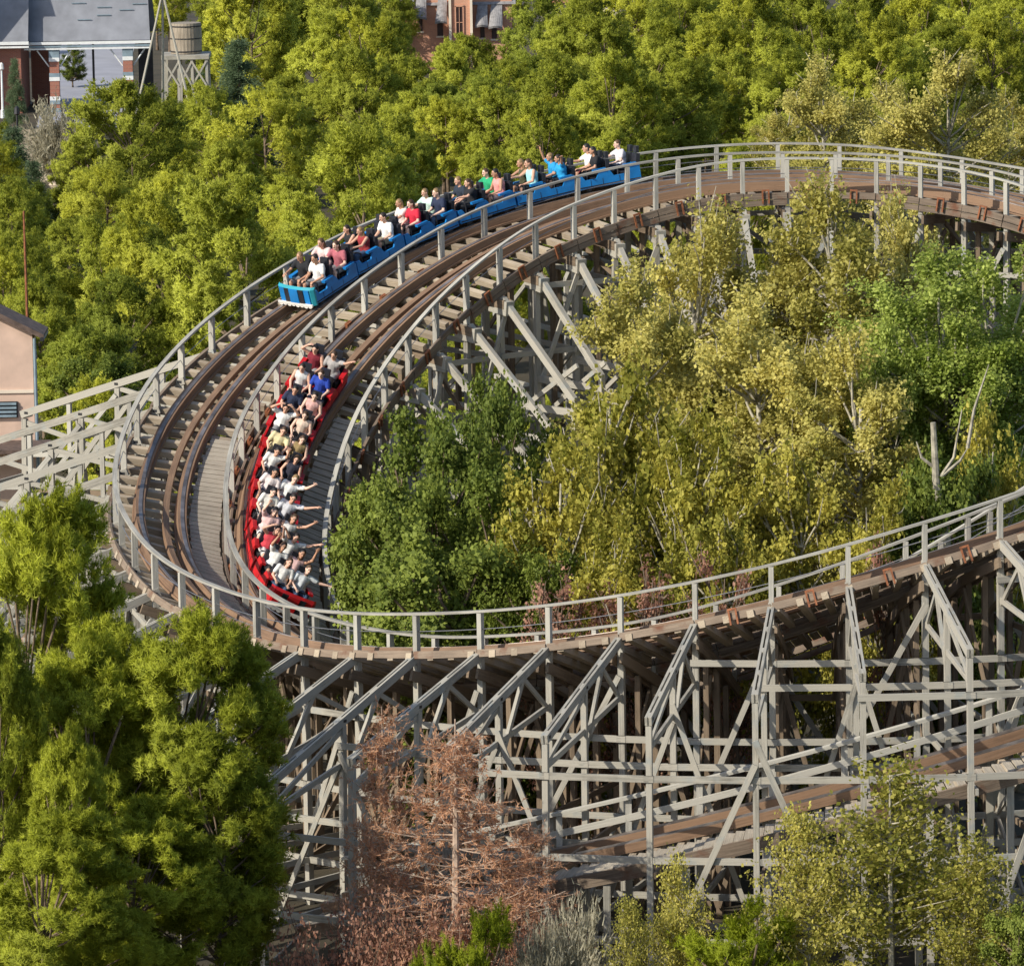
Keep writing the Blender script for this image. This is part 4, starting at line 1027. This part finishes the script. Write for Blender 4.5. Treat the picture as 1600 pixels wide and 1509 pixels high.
def trunk_mesh(bigs, zc_, r0, mat='bark', fork=.45, lean=.4, top=None, twigs=0):
    mb = MB(); ztop = top or zc_ + .5
    x, y = random.uniform(-lean, lean), random.uniform(-lean, lean)
    P = lambda t: Vector((x * t * t + .12 * math.sin(3 * t), y * t * t + .1 * math.sin(4 * t + 1), ztop * t - .1 * (1 - t)))
    mb.tube([P(k / 8) for k in range(9)], [r0 * (1.25 if k == 0 else 1) * (1 - .75 * k / 8) for k in range(9)], 8)
    for c, r in bigs:
        c = Vector([float(q) for q in c]); t0 = max(.2, min(.92, (c.z - .25 * abs(c.xy.length) - .8) / ztop)); s = P(t0)
        limb(mb, s, c, r0 * (.5 - .3 * t0), .025, .35)
        for q in range(twigs):
            e = c + Vector((random.gauss(0, r * .7), random.gauss(0, r * .7), random.gauss(.2, r * .6))); limb(mb, s.lerp(c, random.uniform(.5, .95)), e, .035, .008, .15, 3)
    o = mb.build('trunk', mat, None, True); me = o.data; bpy.data.objects.remove(o); me['_local'] = 1
    return me

KIND = {}
def make_kind(key, n, fn):                                     # (crown mesh, trunk mesh, radius, height), both measured on the crown
    KIND[key] = []
    for i in range(n):
        c, t = fn(i)[:2]; co = np.empty(len(c.vertices) * 3, np.float32); c.vertices.foreach_get('co', co); co = co.reshape(-1, 3)
        KIND[key].append((c, t, float(np.percentile(np.hypot(co[:, 0], co[:, 1]), 96)), float(np.percentile(co[:, 2], 99.9))))
def k_pine(i):
    R, rz, zc_ = [(3.3, 3.6, 5.4), (3.0, 4.0, 5.6), (3.5, 3.3, 5.5), (2.8, 4.1, 5.3), (3.2, 3.8, 5.6), (3.1, 3.5, 5.2)][i]
    me, b = pine_crown(100 + i, R, rz, zc_); return me, trunk_mesh([(e * .8 + np.array([0, 0, zc_]) * .2, r) for e, r in b[::4]], zc_, .2)
make_kind('pine', 6, k_pine)
def k_near(i):
    R, rz, zc_ = [(2.3, 4.8, 6.4), (2.1, 4.3, 5.8)][i]
    me, b = pine_crown(200 + i, R, rz, zc_, nb=96, nt_=34, tl=.14, per=13, nbl=6, ln=.16, wd=.024, soft=.62, loose=.075, mat='pine_near', low=-.95, up=.4); return me, trunk_mesh([(e * .85 + np.array([0, 0, zc_]) * .15, r) for e, r in b[::3]], zc_, .18)
make_kind('near_pine', 2, k_near)
def k_young(i):
    me, b = pine_crown(230 + i, 1.2, 1.45, 1.65, nb=34, nt_=17, tl=.3, per=14, nbl=6, ln=.11, wd=.016, mat='young_pine', low=-.9, up=1.1, tight=False, loose=.05, soft=.5); return me, trunk_mesh(b, 1.7, .07, lean=.1)
make_kind('young_pine', 2, k_young)
def k_fir(i):
    rng = np.random.default_rng(300 + i); Vs = []; Ts = []; bigs = []
    for k in range(17):
        z = 1.0 + k * .42; rr = 2.1 * (1 - k / 18.5) + .15
        for q in range(9):
            a = rng.uniform(0, 6.283); tip = np.array([math.cos(a) * rr, math.sin(a) * rr, z - rr * .12]); m = int(90 * rr + 40); t = rng.random((m, 1)) ** .7
            P = tip * t + np.array([0, 0, z]) * (1 - t) + rng.normal(0, .09, (m, 3)) * (1 + t); D = unit(tip - [0, 0, z] + rng.normal(0, rr * .5, (m, 3)))
            Vs.append(blades(rng, P, D, .26, .05)); Ts.append(.3 + .4 * t[:, 0] + rng.normal(0, .12, m))
    me = np_mesh('crown', np.concatenate(Vs), 3, np.clip(np.concatenate(Ts), 0, 1), 'blue_fir'); mb = MB(); mb.tube([(0, 0, -.1), (0, 0, 8.2)], [.16, .02], 7); o = mb.build('trunk', 'bark'); t_ = o.data; bpy.data.objects.remove(o); t_['_local'] = 1
    return me, t_, 2.1, 8.3
make_kind('blue_fir', 2, k_fir)
def k_plane(i):
    R, rz, zc_ = [(2.8, 5.6, 9.6), (2.6, 5.2, 9.0), (2.9, 5.0, 8.8)][i]
    me, b = broad_crown(400 + i, R, rz, zc_, nb=60, nt_=26, tl=.2, per=36, size=.112, mat='plane', soft=.35); return me, trunk_mesh(b, zc_ + 1.5, .2, 'pale_bark', twigs=2, top=zc_ + rz * .6)
make_kind('plane_tree', 3, k_plane)
def k_planeg(i):
    me, b = broad_crown(430 + i, 2.2, 3.7, 4.3, nb=46, nt_=24, tl=.22, per=26, size=.115, mat='plane_green', soft=.35); return me, trunk_mesh(b, 5, .12, 'pale_bark', twigs=2, top=6.5)
make_kind('olive_tree', 2, k_planeg)
def k_broad(i):
    R, rz, zc_ = [(2.3, 3.4, 4.0), (2.1, 3.1, 3.7)][i]
    me, b = broad_crown(460 + i, R, rz, zc_, nb=52, nt_=28, tl=.19, per=34, size=.105, mat='broad', soft=.5); return me, trunk_mesh(b, zc_ + 1, .16)
make_kind('broadleaf_tree', 2, k_broad)
def k_lush(i):
    R, rz, zc_ = [(2.5, 4.2, 10.2), (2.3, 4.0, 9.6)][i]
    me, b = broad_crown(490 + i, R, rz, zc_, nb=54, nt_=28, tl=.19, per=36, size=.095, mat='lush', soft=.5, up=.45); return me, trunk_mesh(b, zc_ + 1, .17, 'pale_bark', top=zc_ + 1.5)
make_kind('lush_tree', 2, k_lush)
def k_silver(i):
    rng = np.random.default_rng(520 + i); Vs = []; Ts = []
    for k in range(260):
        d = rdir(rng, 1)[0]; d[2] = abs(d[2]) * 1.3 + .25; d /= np.linalg.norm(d); L_ = rng.uniform(1.2, 2.1); m = 46; t = rng.random((m, 1)) ** .6
        P = d * L_ * t + np.array([0, 0, .3]) + rng.normal(0, .05, (m, 3)); P[:, 2] -= (t[:, 0] ** 3) * rng.uniform(.0, .5); D = unit(d + rng.normal(0, .6, (m, 3)))
        Vs.append(blades(rng, P, D, .17, .045)); Ts.append(.5 + rng.normal(0, .2, m))
    me = np_mesh('crown', np.concatenate(Vs), 3, np.clip(np.concatenate(Ts), 0, 1), 'silver'); mb = MB()
    for q in range(9): limb(mb, (0, 0, -.05), (random.uniform(-1, 1), random.uniform(-1, 1), random.uniform(1, 1.7)), .05, .012, .1, 4)
    o = mb.build('trunk', 'pale_bark'); t_ = o.data; bpy.data.objects.remove(o); t_['_local'] = 1
    return me, t_, 1.75, 2.3
make_kind('silver_shrub', 2, k_silver)
def k_dead(i):
    rng = np.random.default_rng(540 + i); H = 7.6; Vs = []; Ts = []; mb = MB(); mb.tube([(0, 0, -.1), (.1, 0, H * .5), (0, .1, H)], [.14, .09, .015], 7)
    for k in range(120):
        z = rng.uniform(.7, H * .98); a = rng.uniform(0, 6.283); L_ = (H - z) * .42 * rng.uniform(.5, 1.1) + .35
        base = Vector((0, 0, z)); tip = Vector((math.cos(a) * L_, math.sin(a) * L_, z + L_ * rng.uniform(-.1, .45))); limb(mb, base, tip, .022, .006, .12, 4)
        for q in range(10):
            s = base.lerp(tip, rng.uniform(.3, 1)); e = s + Vector((rng.normal(0, .28), rng.normal(0, .28), rng.normal(.08, .2))); mb.tube([s, e], [.007, .003], 3)
            m = 11; t = rng.random((m, 1)); P = np.array(s) * (1 - t) + np.array(e) * t + rng.normal(0, .02, (m, 3)); Vs.append(blades(rng, P, unit(np.array(e - s) / 1.0 + rng.normal(0, .25, (m, 3))), .13, .03)); Ts.append(.5 + rng.normal(0, .22, m))
    me = np_mesh('crown', np.concatenate(Vs), 3, np.clip(np.concatenate(Ts), 0, 1), 'dead'); o = mb.build('trunk', plain('dead_bark', (.40, .30, .23), .9, 0, .4, 6)); t_ = o.data; bpy.data.objects.remove(o); t_['_local'] = 1
    return me, t_, 2.2, H
make_kind('dead_conifer', 2, k_dead)
def k_red(i):
    rng = np.random.default_rng(560 + i); Vs = []; Ts = []; mb = MB()
    for k in range(70):
        a = rng.uniform(0, 6.283); L_ = rng.uniform(.8, 2.0); tip = Vector((math.cos(a) * L_, math.sin(a) * L_, rng.uniform(.7, 2.3))); limb(mb, (0, 0, 0), tip, .025, .006, .3, 4)
        m = 80; t = rng.uniform(.35, 1.05, (m, 1)); P = np.array(tip) * t + rng.normal(0, .14, (m, 3)) + np.array([0, 0, -.1]) * t; Vs.append(leaves_at(rng, P, rdir(rng, m), .085 * rng.uniform(.6, 1.3, m))); Ts.append(.45 + rng.normal(0, .22, m))
    me = np_mesh('crown', np.concatenate(Vs), 4, np.clip(np.concatenate(Ts), 0, 1), 'redleaf'); o = mb.build('trunk', 'bark'); t_ = o.data; bpy.data.objects.remove(o); t_['_local'] = 1
    return me, t_, 2.0, 2.4
make_kind('red_shrub', 2, k_red)
def k_redtree(i):
    me, b = broad_crown(600 + i, 1.6, 2.9, 3.7, nb=26, nt_=16, tl=.24, per=18, size=.085, mat='redleaf', soft=.3, thin=.8); return me, trunk_mesh(b, 4, .08, twigs=4, top=5.5)
make_kind('red_leaved_tree', 2, k_redtree)
def k_sap(i):
    rng = np.random.default_rng(580 + i); H = 5.4; mb = MB(); mb.tube([(0, 0, -.1), (.06, 0, H * .6), (0, 0, H)], [.07, .045, .01], 6); Vs = []; Ts = []
    for k in range(62):
        z = rng.uniform(.9, H); a = rng.uniform(0, 6.283); L_ = (H + .6 - z) * .42 * rng.uniform(.5, 1.1) + .25; tip = Vector((math.cos(a) * L_, math.sin(a) * L_, z + L_ * rng.uniform(.3, .9))); limb(mb, (0, 0, z), tip, .02, .005, .08, 4)
        m = int(60 + 82 * L_); t = rng.uniform(.15, 1.05, (m, 1)); P = np.array(tip) * t + np.array([0, 0, z]) * (1 - t) + rng.normal(0, .16, (m, 3)); Vs.append(leaves_at(rng, P, unit(rng.normal(0, .6, (m, 3)) + [-.2, -.2, .5]), .098 * rng.uniform(.6, 1.3, m))); Ts.append(.5 + rng.normal(0, .22, m))
    me = np_mesh('crown', np.concatenate(Vs), 4, np.clip(np.concatenate(Ts), 0, 1), 'sapling'); o = mb.build('trunk', 'pale_bark'); t_ = o.data; bpy.data.objects.remove(o); t_['_local'] = 1
    return me, t_, 1.9, H
make_kind('plane_sapling', 2, k_sap)

import zlib
def fixed(label, k): return (zlib.crc32((label + str(k)).encode()) % 10007) / 10007.0     # the same tree keeps its look whatever else is added

CAT = {'pine': 'tree', 'near_pine': 'tree', 'blue_fir': 'tree', 'plane_tree': 'tree', 'olive_tree': 'tree', 'broadleaf_tree': 'tree', 'lush_tree': 'tree', 'dead_conifer': 'tree', 'plane_sapling': 'tree',
       'young_pine': 'shrub', 'silver_shrub': 'shrub', 'red_shrub': 'shrub', 'red_leaved_tree': 'tree'}
PLACED = []
NAME = {'pine': 'pine_tree', 'near_pine': 'pine_tree'}
def tree(kind, x, y, sxy, sz, label, group=None, which=None, rz=None, z=0.0):
    vs = KIND[kind]; c, t, R, H = vs[which if which is not None else random.randrange(len(vs))]
    o = thing(NAME.get(kind, kind), label, CAT[kind], (x, y, z), group); o.rotation_euler.z = 6.28 * fixed(label, round(x, 1)) if rz is None else rz; o.scale = (sxy, sxy, sz)
    for nm, me in (('crown', c), ('trunk', t)):
        q = bpy.data.objects.new(nm, me); C.objects.link(q); q.parent = o
        if nm == 'crown' and kind == 'pine':
            tone = fixed(label, round(y, 1))
            if tone > .62: q.material_slots[0].link = 'OBJECT'; q.material_slots[0].material = MT['pine_dark' if tone > .84 else 'pine_fresh']
    PLACED.append((x, y, R * sxy)); return o

def tree_px(kind, u, vtop, wpx, label, Y=None, group=None, hs=1.0, ymin=187.0, ymax=424, which=None):
    """a tree of the kind whose top is seen at u, vtop with a crown wpx wide; it stands on the ground where that puts it (or at Y, then stretched)"""
    vs = KIND[kind]; i = which if which is not None else int(fixed(label, 'which') * len(vs)); R, H = vs[i][2], vs[i][3]
    d = ray(u, vtop); tanp = -d.z / d.y
    if Y is None:
        y = 260.0
        for _ in range(30):
            s = wpx * y / FPX / (2 * R); h = H * s * hs; y = .5 * y + .5 * min(max((CAM_H - h) / tanp, ymin), ymax) if tanp > 0 else ymax
        s = wpx * y / FPX / (2 * R); h = CAM_H - y * tanp
        sz = min(max(h / H, s * .75), s * 1.6)
    else:
        y = Y; s = wpx * y / FPX / (2 * R); sz = (CAM_H - y * tanp) / H
    return tree(kind, d.x * y / d.y, y, s, sz, label, group, i)

WOOD = [  # kind, u, top v, crown width in the 1600-wide photograph
 ('pine', 392, -25, 120), ('pine', 440, -18, 120), ('pine', 530, -30, 130), ('pine', 610, -12, 90), ('pine', 840, -14, 120), ('pine', 900, -6, 110), ('pine', 985, -22, 130), ('pine', 1070, -14, 120), ('pine', 1160, -26, 130), ('pine', 1250, -18, 120), ('pine', 1340, -28, 130), ('pine', 1430, -14, 125), ('pine', 1515, -24, 125), ('pine', 1590, -10, 120),
 ('pine', 420, 40, 95), ('pine', 500, 22, 110), ('pine', 575, 18, 120), ('pine', 600, 34, 80), ('pine', 940, 28, 130), ('pine', 1030, 24, 120), ('pine', 1115, 38, 115), ('pine', 1200, 40, 120), ('pine', 1290, 14, 120), ('pine', 1370, 26, 125), ('pine', 1460, 44, 120), ('pine', 1555, 34, 125),
 ('blue_fir', 372, 68, 95), ('pine', 338, 70, 50), ('pine', 640, 92, 100), ('pine', 560, 78, 110), ('pine', 715, 80, 90), ('pine', 825, 84, 90), ('pine', 870, 88, 130), ('pine', 960, 84, 140), ('pine', 1060, 92, 120), ('pine', 1150, 88, 110), ('pine', 1225, 78, 110),
 ('pine', 420, 142, 190), ('pine', 205, 128, 190), ('pine', 298, 126, 125), ('pine', 140, 185, 120), ('pine', 500, 128, 110), ('pine', 660, 150, 120), ('pine', 755, 114, 130), ('pine', 700, 158, 120), ('pine', 850, 158, 110), ('pine', 930, 135, 140), ('pine', 1015, 122, 130), ('pine', 1100, 118, 110),
 ('pine', 555, 188, 235), ('pine', 755, 210, 80), ('pine', 880, 180, 110), ('pine', 640, 225, 110), ('blue_fir', 1110, 182, 36),
 ('plane_tree', 1290, 96, 190), ('plane_tree', 1470, 88, 200), ('plane_tree', 1380, 132, 160), ('plane_tree', 1575, 150, 150), ('plane_tree', 1230, 150, 110),
 ('pine', 365, 278, 240), ('pine', 250, 300, 190), ('pine', 160, 260, 150), ('pine', 110, 345, 130), ('pine', 20, 300, 120), ('pine', 195, 432, 150), ('pine', 95, 430, 110), ('pine', 300, 395, 130), ('pine', 445, 330, 120), ('pine', 270, 480, 110), ('pine', 30, 400, 110),
 ('blue_fir', 50, 258, 75), ('blue_fir', 20, 205, 90), ('blue_fir', 312, 118, 70), ('blue_fir', 128, 400, 70), ('broadleaf_tree', 150, 560, 150), ('broadleaf_tree', 1560, 300, 160), ('broadleaf_tree', 80, 300, 60), ('broadleaf_tree', 112, 76, 42),
]
def wood_label(rows):
    desc = {'pine': ('small round', 'rounded', 'broad spreading'), 'plane_tree': ('yellowing plane', 'yellowing plane', 'yellowing plane'), 'blue_fir': ('slim blue-green', 'blue-green', 'blue-green'), 'broadleaf_tree': ('dark leafy', 'dark leafy', 'dark leafy')}
    base = {'pine': 'yellow-green pine', 'plane_tree': 'tree', 'blue_fir': 'conifer', 'broadleaf_tree': 'tree'}
    bands = [(-99, 10, 'along the top edge'), (10, 60, 'in the second row from the top'), (60, 115, 'in the third row of the wood'), (115, 175, 'in the middle of the wood'), (175, 250, 'just behind the blue train'), (250, 380, 'left of the blue train'), (380, 999, 'behind the left bend')]
    labs = {}
    for i, (k, u, v, wd) in enumerate(rows):
        b = next(t for a, c, t in bands if a <= v < c); labs.setdefault((k, b), []).append(i)
    out = [None] * len(rows)
    for (k, b), ids in labs.items():
        ids = sorted(ids, key=lambda i: rows[i][1])
        for n, i in enumerate(ids):
            wd = rows[i][3]; s = desc[k][0 if wd < 100 else (1 if wd < 170 else 2)]
            out[i] = '%s %s %s%s' % (s, base[k], b, '' if len(ids) == 1 else ', %s from the left' % ordinal(n))
    return out
for (k, u, v, wd), lab in zip(WOOD, wood_label(WOOD)):
    tree_px(k, u, v - 6, wd * (1.15 if u > 300 and v < 95 else 1.0), lab, group='trees of the wood behind the coaster')

# small trees that fill the wood between and behind the large ones
KEEP = [(0, 60, 205, 150, 475), (240, -20, 332, 118, 380), (634, -20, 800, 66, 420), (845, -20, 972, 14, 440), (40, 150, 132, 255, 300), (0, 140, 60, 200, 360)]
fr = random.Random(31)
for _ in range(5000):
    if len(PLACED) > 270: break
    y = fr.uniform(189, 440); x = fr.uniform(-.094, .094) * y
    if any((x - a) ** 2 + (y - b) ** 2 < (1.7 + r * .36) ** 2 for a, b, r in PLACED): continue
    s = fr.uniform(.42, .72) if y > 215 else fr.uniform(.4, .6); H = 8.6 * s
    u0, v0 = project((x - 3.2 * s, y, H)); u1, v1 = project((x + 3.2 * s, y, 0))
    if any(y < Yk and u1 > a and u0 < c and v0 < d for a, b_, c, d, Yk in KEEP): continue
    if y < 200 and u0 < 70: continue
    tree('pine', x, y, s, s * fr.uniform(.9, 1.15), 'smaller pine half hidden among the larger pines of the wood', 'half hidden pines of the wood')

# trees inside the curve
IN = 'trees inside the curve'
for k, u, v, wd, Y, lab in (
 ('plane_tree', 1300, 272, 290, 170, 'tallest yellowing plane tree inside the curve, hiding the back track'),
 ('plane_tree', 1110, 318, 300, 171, 'yellowing plane tree inside the curve, left of the tallest one'),
 ('plane_tree', 1405, 300, 190, 173, 'yellowing plane tree right of the tallest, below the back track'),
 ('plane_tree', 1010, 410, 240, 167, 'yellowing plane tree whose crown covers the back knee braces'),
 ('plane_tree', 1190, 450, 270, 163, 'wide yellowing plane tree in the middle of the curve'),
 ('plane_tree', 1330, 520, 240, 160, 'yellowing plane tree left of the bright green trees'),
 ('olive_tree', 960, 560, 240, 160, 'olive-yellow tree right of the dark green trees'),
 ('olive_tree', 1080, 640, 240, 157, 'olive-yellow tree in the lower middle of the curve'),
 ('olive_tree', 1240, 690, 240, 156, 'olive-yellow tree above the right of the front handrail'),
 ('olive_tree', 870, 690, 200, 157, 'small yellow tree against the dark green trees'),
 ('olive_tree', 1380, 740, 200, 155, 'low olive-yellow tree near the bare pale trunk'),
 ('olive_tree', 950, 800, 210, 154.2, 'low yellow-green tree just above the front handrail'),
 ('olive_tree', 1130, 800, 220, 154, 'low yellow-brown tree behind the middle of the front handrail'),
 ('broadleaf_tree', 770, 590, 180, 165, 'dark green leafy tree below the back trestle legs'),
 ('broadleaf_tree', 670, 640, 230, 162, 'dark green leafy tree right of the red train'),
 ('broadleaf_tree', 620, 740, 200, 159, 'dense dark green tree by the inner walkway'),
 ('broadleaf_tree', 760, 730, 230, 158, 'dense dark green tree in front of the others'),
 ('broadleaf_tree', 690, 830, 260, 156, 'lowest dark green tree above the front handrail'),
 ('broadleaf_tree', 850, 860, 200, 155, 'dark green bush beside the red-brown bushes'),
 ('lush_tree', 1530, 455, 250, 162.5, 'bright green leafy tree between the other two at the right'),
 ('lush_tree', 1462, 395, 290, 164, 'bright green leafy tree right of the yellow planes'),
 ('lush_tree', 1585, 365, 250, 165, 'bright green leafy tree at the right edge inside the curve'),
 ('lush_tree', 1400, 470, 130, 162, 'bright green tree leaning against the yellow planes'),
 ('olive_tree', 1540, 640, 150, 158, 'small light green tree at the right edge above the rising handrail'),
 ('broadleaf_tree', 1480, 700, 190, 156.5, 'low green tree around the bare pale trunk'),
):
    tree_px(k, u, v, wd * 1.1, lab, Y, IN)
for k, u, v, wd, Y, lab in (('red_leaved_tree', 870, 880, 150, 152.6, 'low red-brown tree above the front handrail, leftmost'), ('red_leaved_tree', 1000, 872, 160, 152.3, 'low red-brown tree above the front handrail, second from left'),
 ('red_leaved_tree', 1130, 862, 130, 152.2, 'low red-brown tree above the front handrail, third from left'), ('red_leaved_tree', 1385, 830, 110, 152.0, 'low red tree right of the handrail middle')):
    tree_px(k, u, v, wd, lab, Y, 'red-brown trees inside the curve')
# bare forked trunk on the right
p = at_depth(1478, 840, 155.5); bt = thing('bare_tree', 'bare pale forked trunk in front of the bright green trees', 'tree', (p.x, p.y, 0))
mb = MB(); q = lambda u, v: at_depth(u, v, 155.5); mb.tube([(p.x, p.y, 0), p, q(1463, 760), q(1458, 660)], [.16, .13, .10, .07], 8); mb.build('trunk', 'pale_bark', bt)
for a, b, c in (((1466, 735), (1440, 715), (1432, 690)), ((1470, 745), (1490, 715), (1503, 640)), ((1512, 700), (1522, 640), (1545, 570)), ((1470, 745), (1500, 720), (1512, 700))):
    mb = MB(); mb.tube([q(*a), q(*b), q(*c)], [.055, .04, .015], 6); mb.build('branch', 'pale_bark', bt)

# foreground
FG = 'trees in the left foreground'
for k, u, v, wd, Y, lab in (
 ('near_pine', 45, 765, 270, 140.0, 'tall pine at the left edge in front of the left bend'),
 ('near_pine', 290, 945, 290, 138.0, 'pine covering the bottom of the left bend'),
 ('near_pine', 130, 1000, 250, 137.0, 'dark pine between the two tall foreground pines'),
 ('near_pine', -20, 950, 190, 135.5, 'pine cut off by the left edge of the photo'),
 ('near_pine', 75, 1262, 250, 131.0, 'nearest bright pine in the bottom left corner'),
 ('near_pine', 105, 1140, 140, 133.5, 'slim pine just above the bottom left pine'),
 ('near_pine', 190, 960, 210, 139.2, 'pine crown behind the two tall foreground pines'),
 ('near_pine', 330, 1130, 250, 136.5, 'shaded lower pine left of the front legs'),
 ('near_pine', 215, 1240, 230, 134.8, 'shaded pine right of the nearest bright pine'),
): tree_px(k, u, v, wd, lab, Y, FG)
for k, u, v, wd, Y, lab in (
 ('dead_conifer', 705, 1140, 330, 137.6, 'dead conifer with red-brown needles in front of the bents'), ('dead_conifer', 600, 1100, 190, 138.6, 'thin dead conifer left of the larger dead one'), ('dead_conifer', 830, 1290, 210, 137.8, 'bent dead conifer right of the larger dead one'),
 ('red_shrub', 520, 1400, 210, 136.2, 'red-leaved shrub at the bottom left of the dead conifer'), ('red_shrub', 640, 1370, 200, 136.8, 'red-leaved shrub at the foot of the dead conifer'), ('red_shrub', 770, 1400, 170, 136.6, 'red-leaved shrub behind the left young pine'),
 ('young_pine', 740, 1418, 130, 133.5, 'bright yellow-green young pine below the dead conifer'), ('young_pine', 680, 1470, 90, 133.0, 'smallest young pine at the bottom edge'), ('young_pine', 1165, 1408, 190, 134.0, 'bright green young pine left of the sapling'),
 ('silver_shrub', 890, 1400, 160, 135.0, 'silver-grey shrub between the young pines'), ('silver_shrub', 840, 1440, 120, 134.2, 'small silver-grey shrub touching the left young pine'),
 ('plane_sapling', 1390, 1180, 330, 135.5, 'yellowing plane sapling in front of the right bents'), ('plane_sapling', 1260, 1260, 200, 135.0, 'smaller yellowing sapling left of the big one'), ('plane_sapling', 1510, 1300, 230, 135.2, 'yellowing sapling at the lower right corner'),
 ('plane_sapling', 1065, 1330, 130, 135.4, 'thin yellow-green sapling in the bottom middle'), ('plane_sapling', 985, 1400, 110, 134.6, 'short yellow-green sapling by the silver shrub'), ('broadleaf_tree', 1590, 1420, 120, 134.0, 'dark green bush in the bottom right corner'),
): tree_px(k, u, v, wd, lab, Y, 'shrubs and saplings along the bottom')
tree_px('blue_fir', 22, 92, 36, 'narrow dark conifer against the red brick wing wall', 376, None)
tree_px('silver_shrub', 90, 152, 125, 'large silver-grey shrub below the brick pavilion', 338, None)
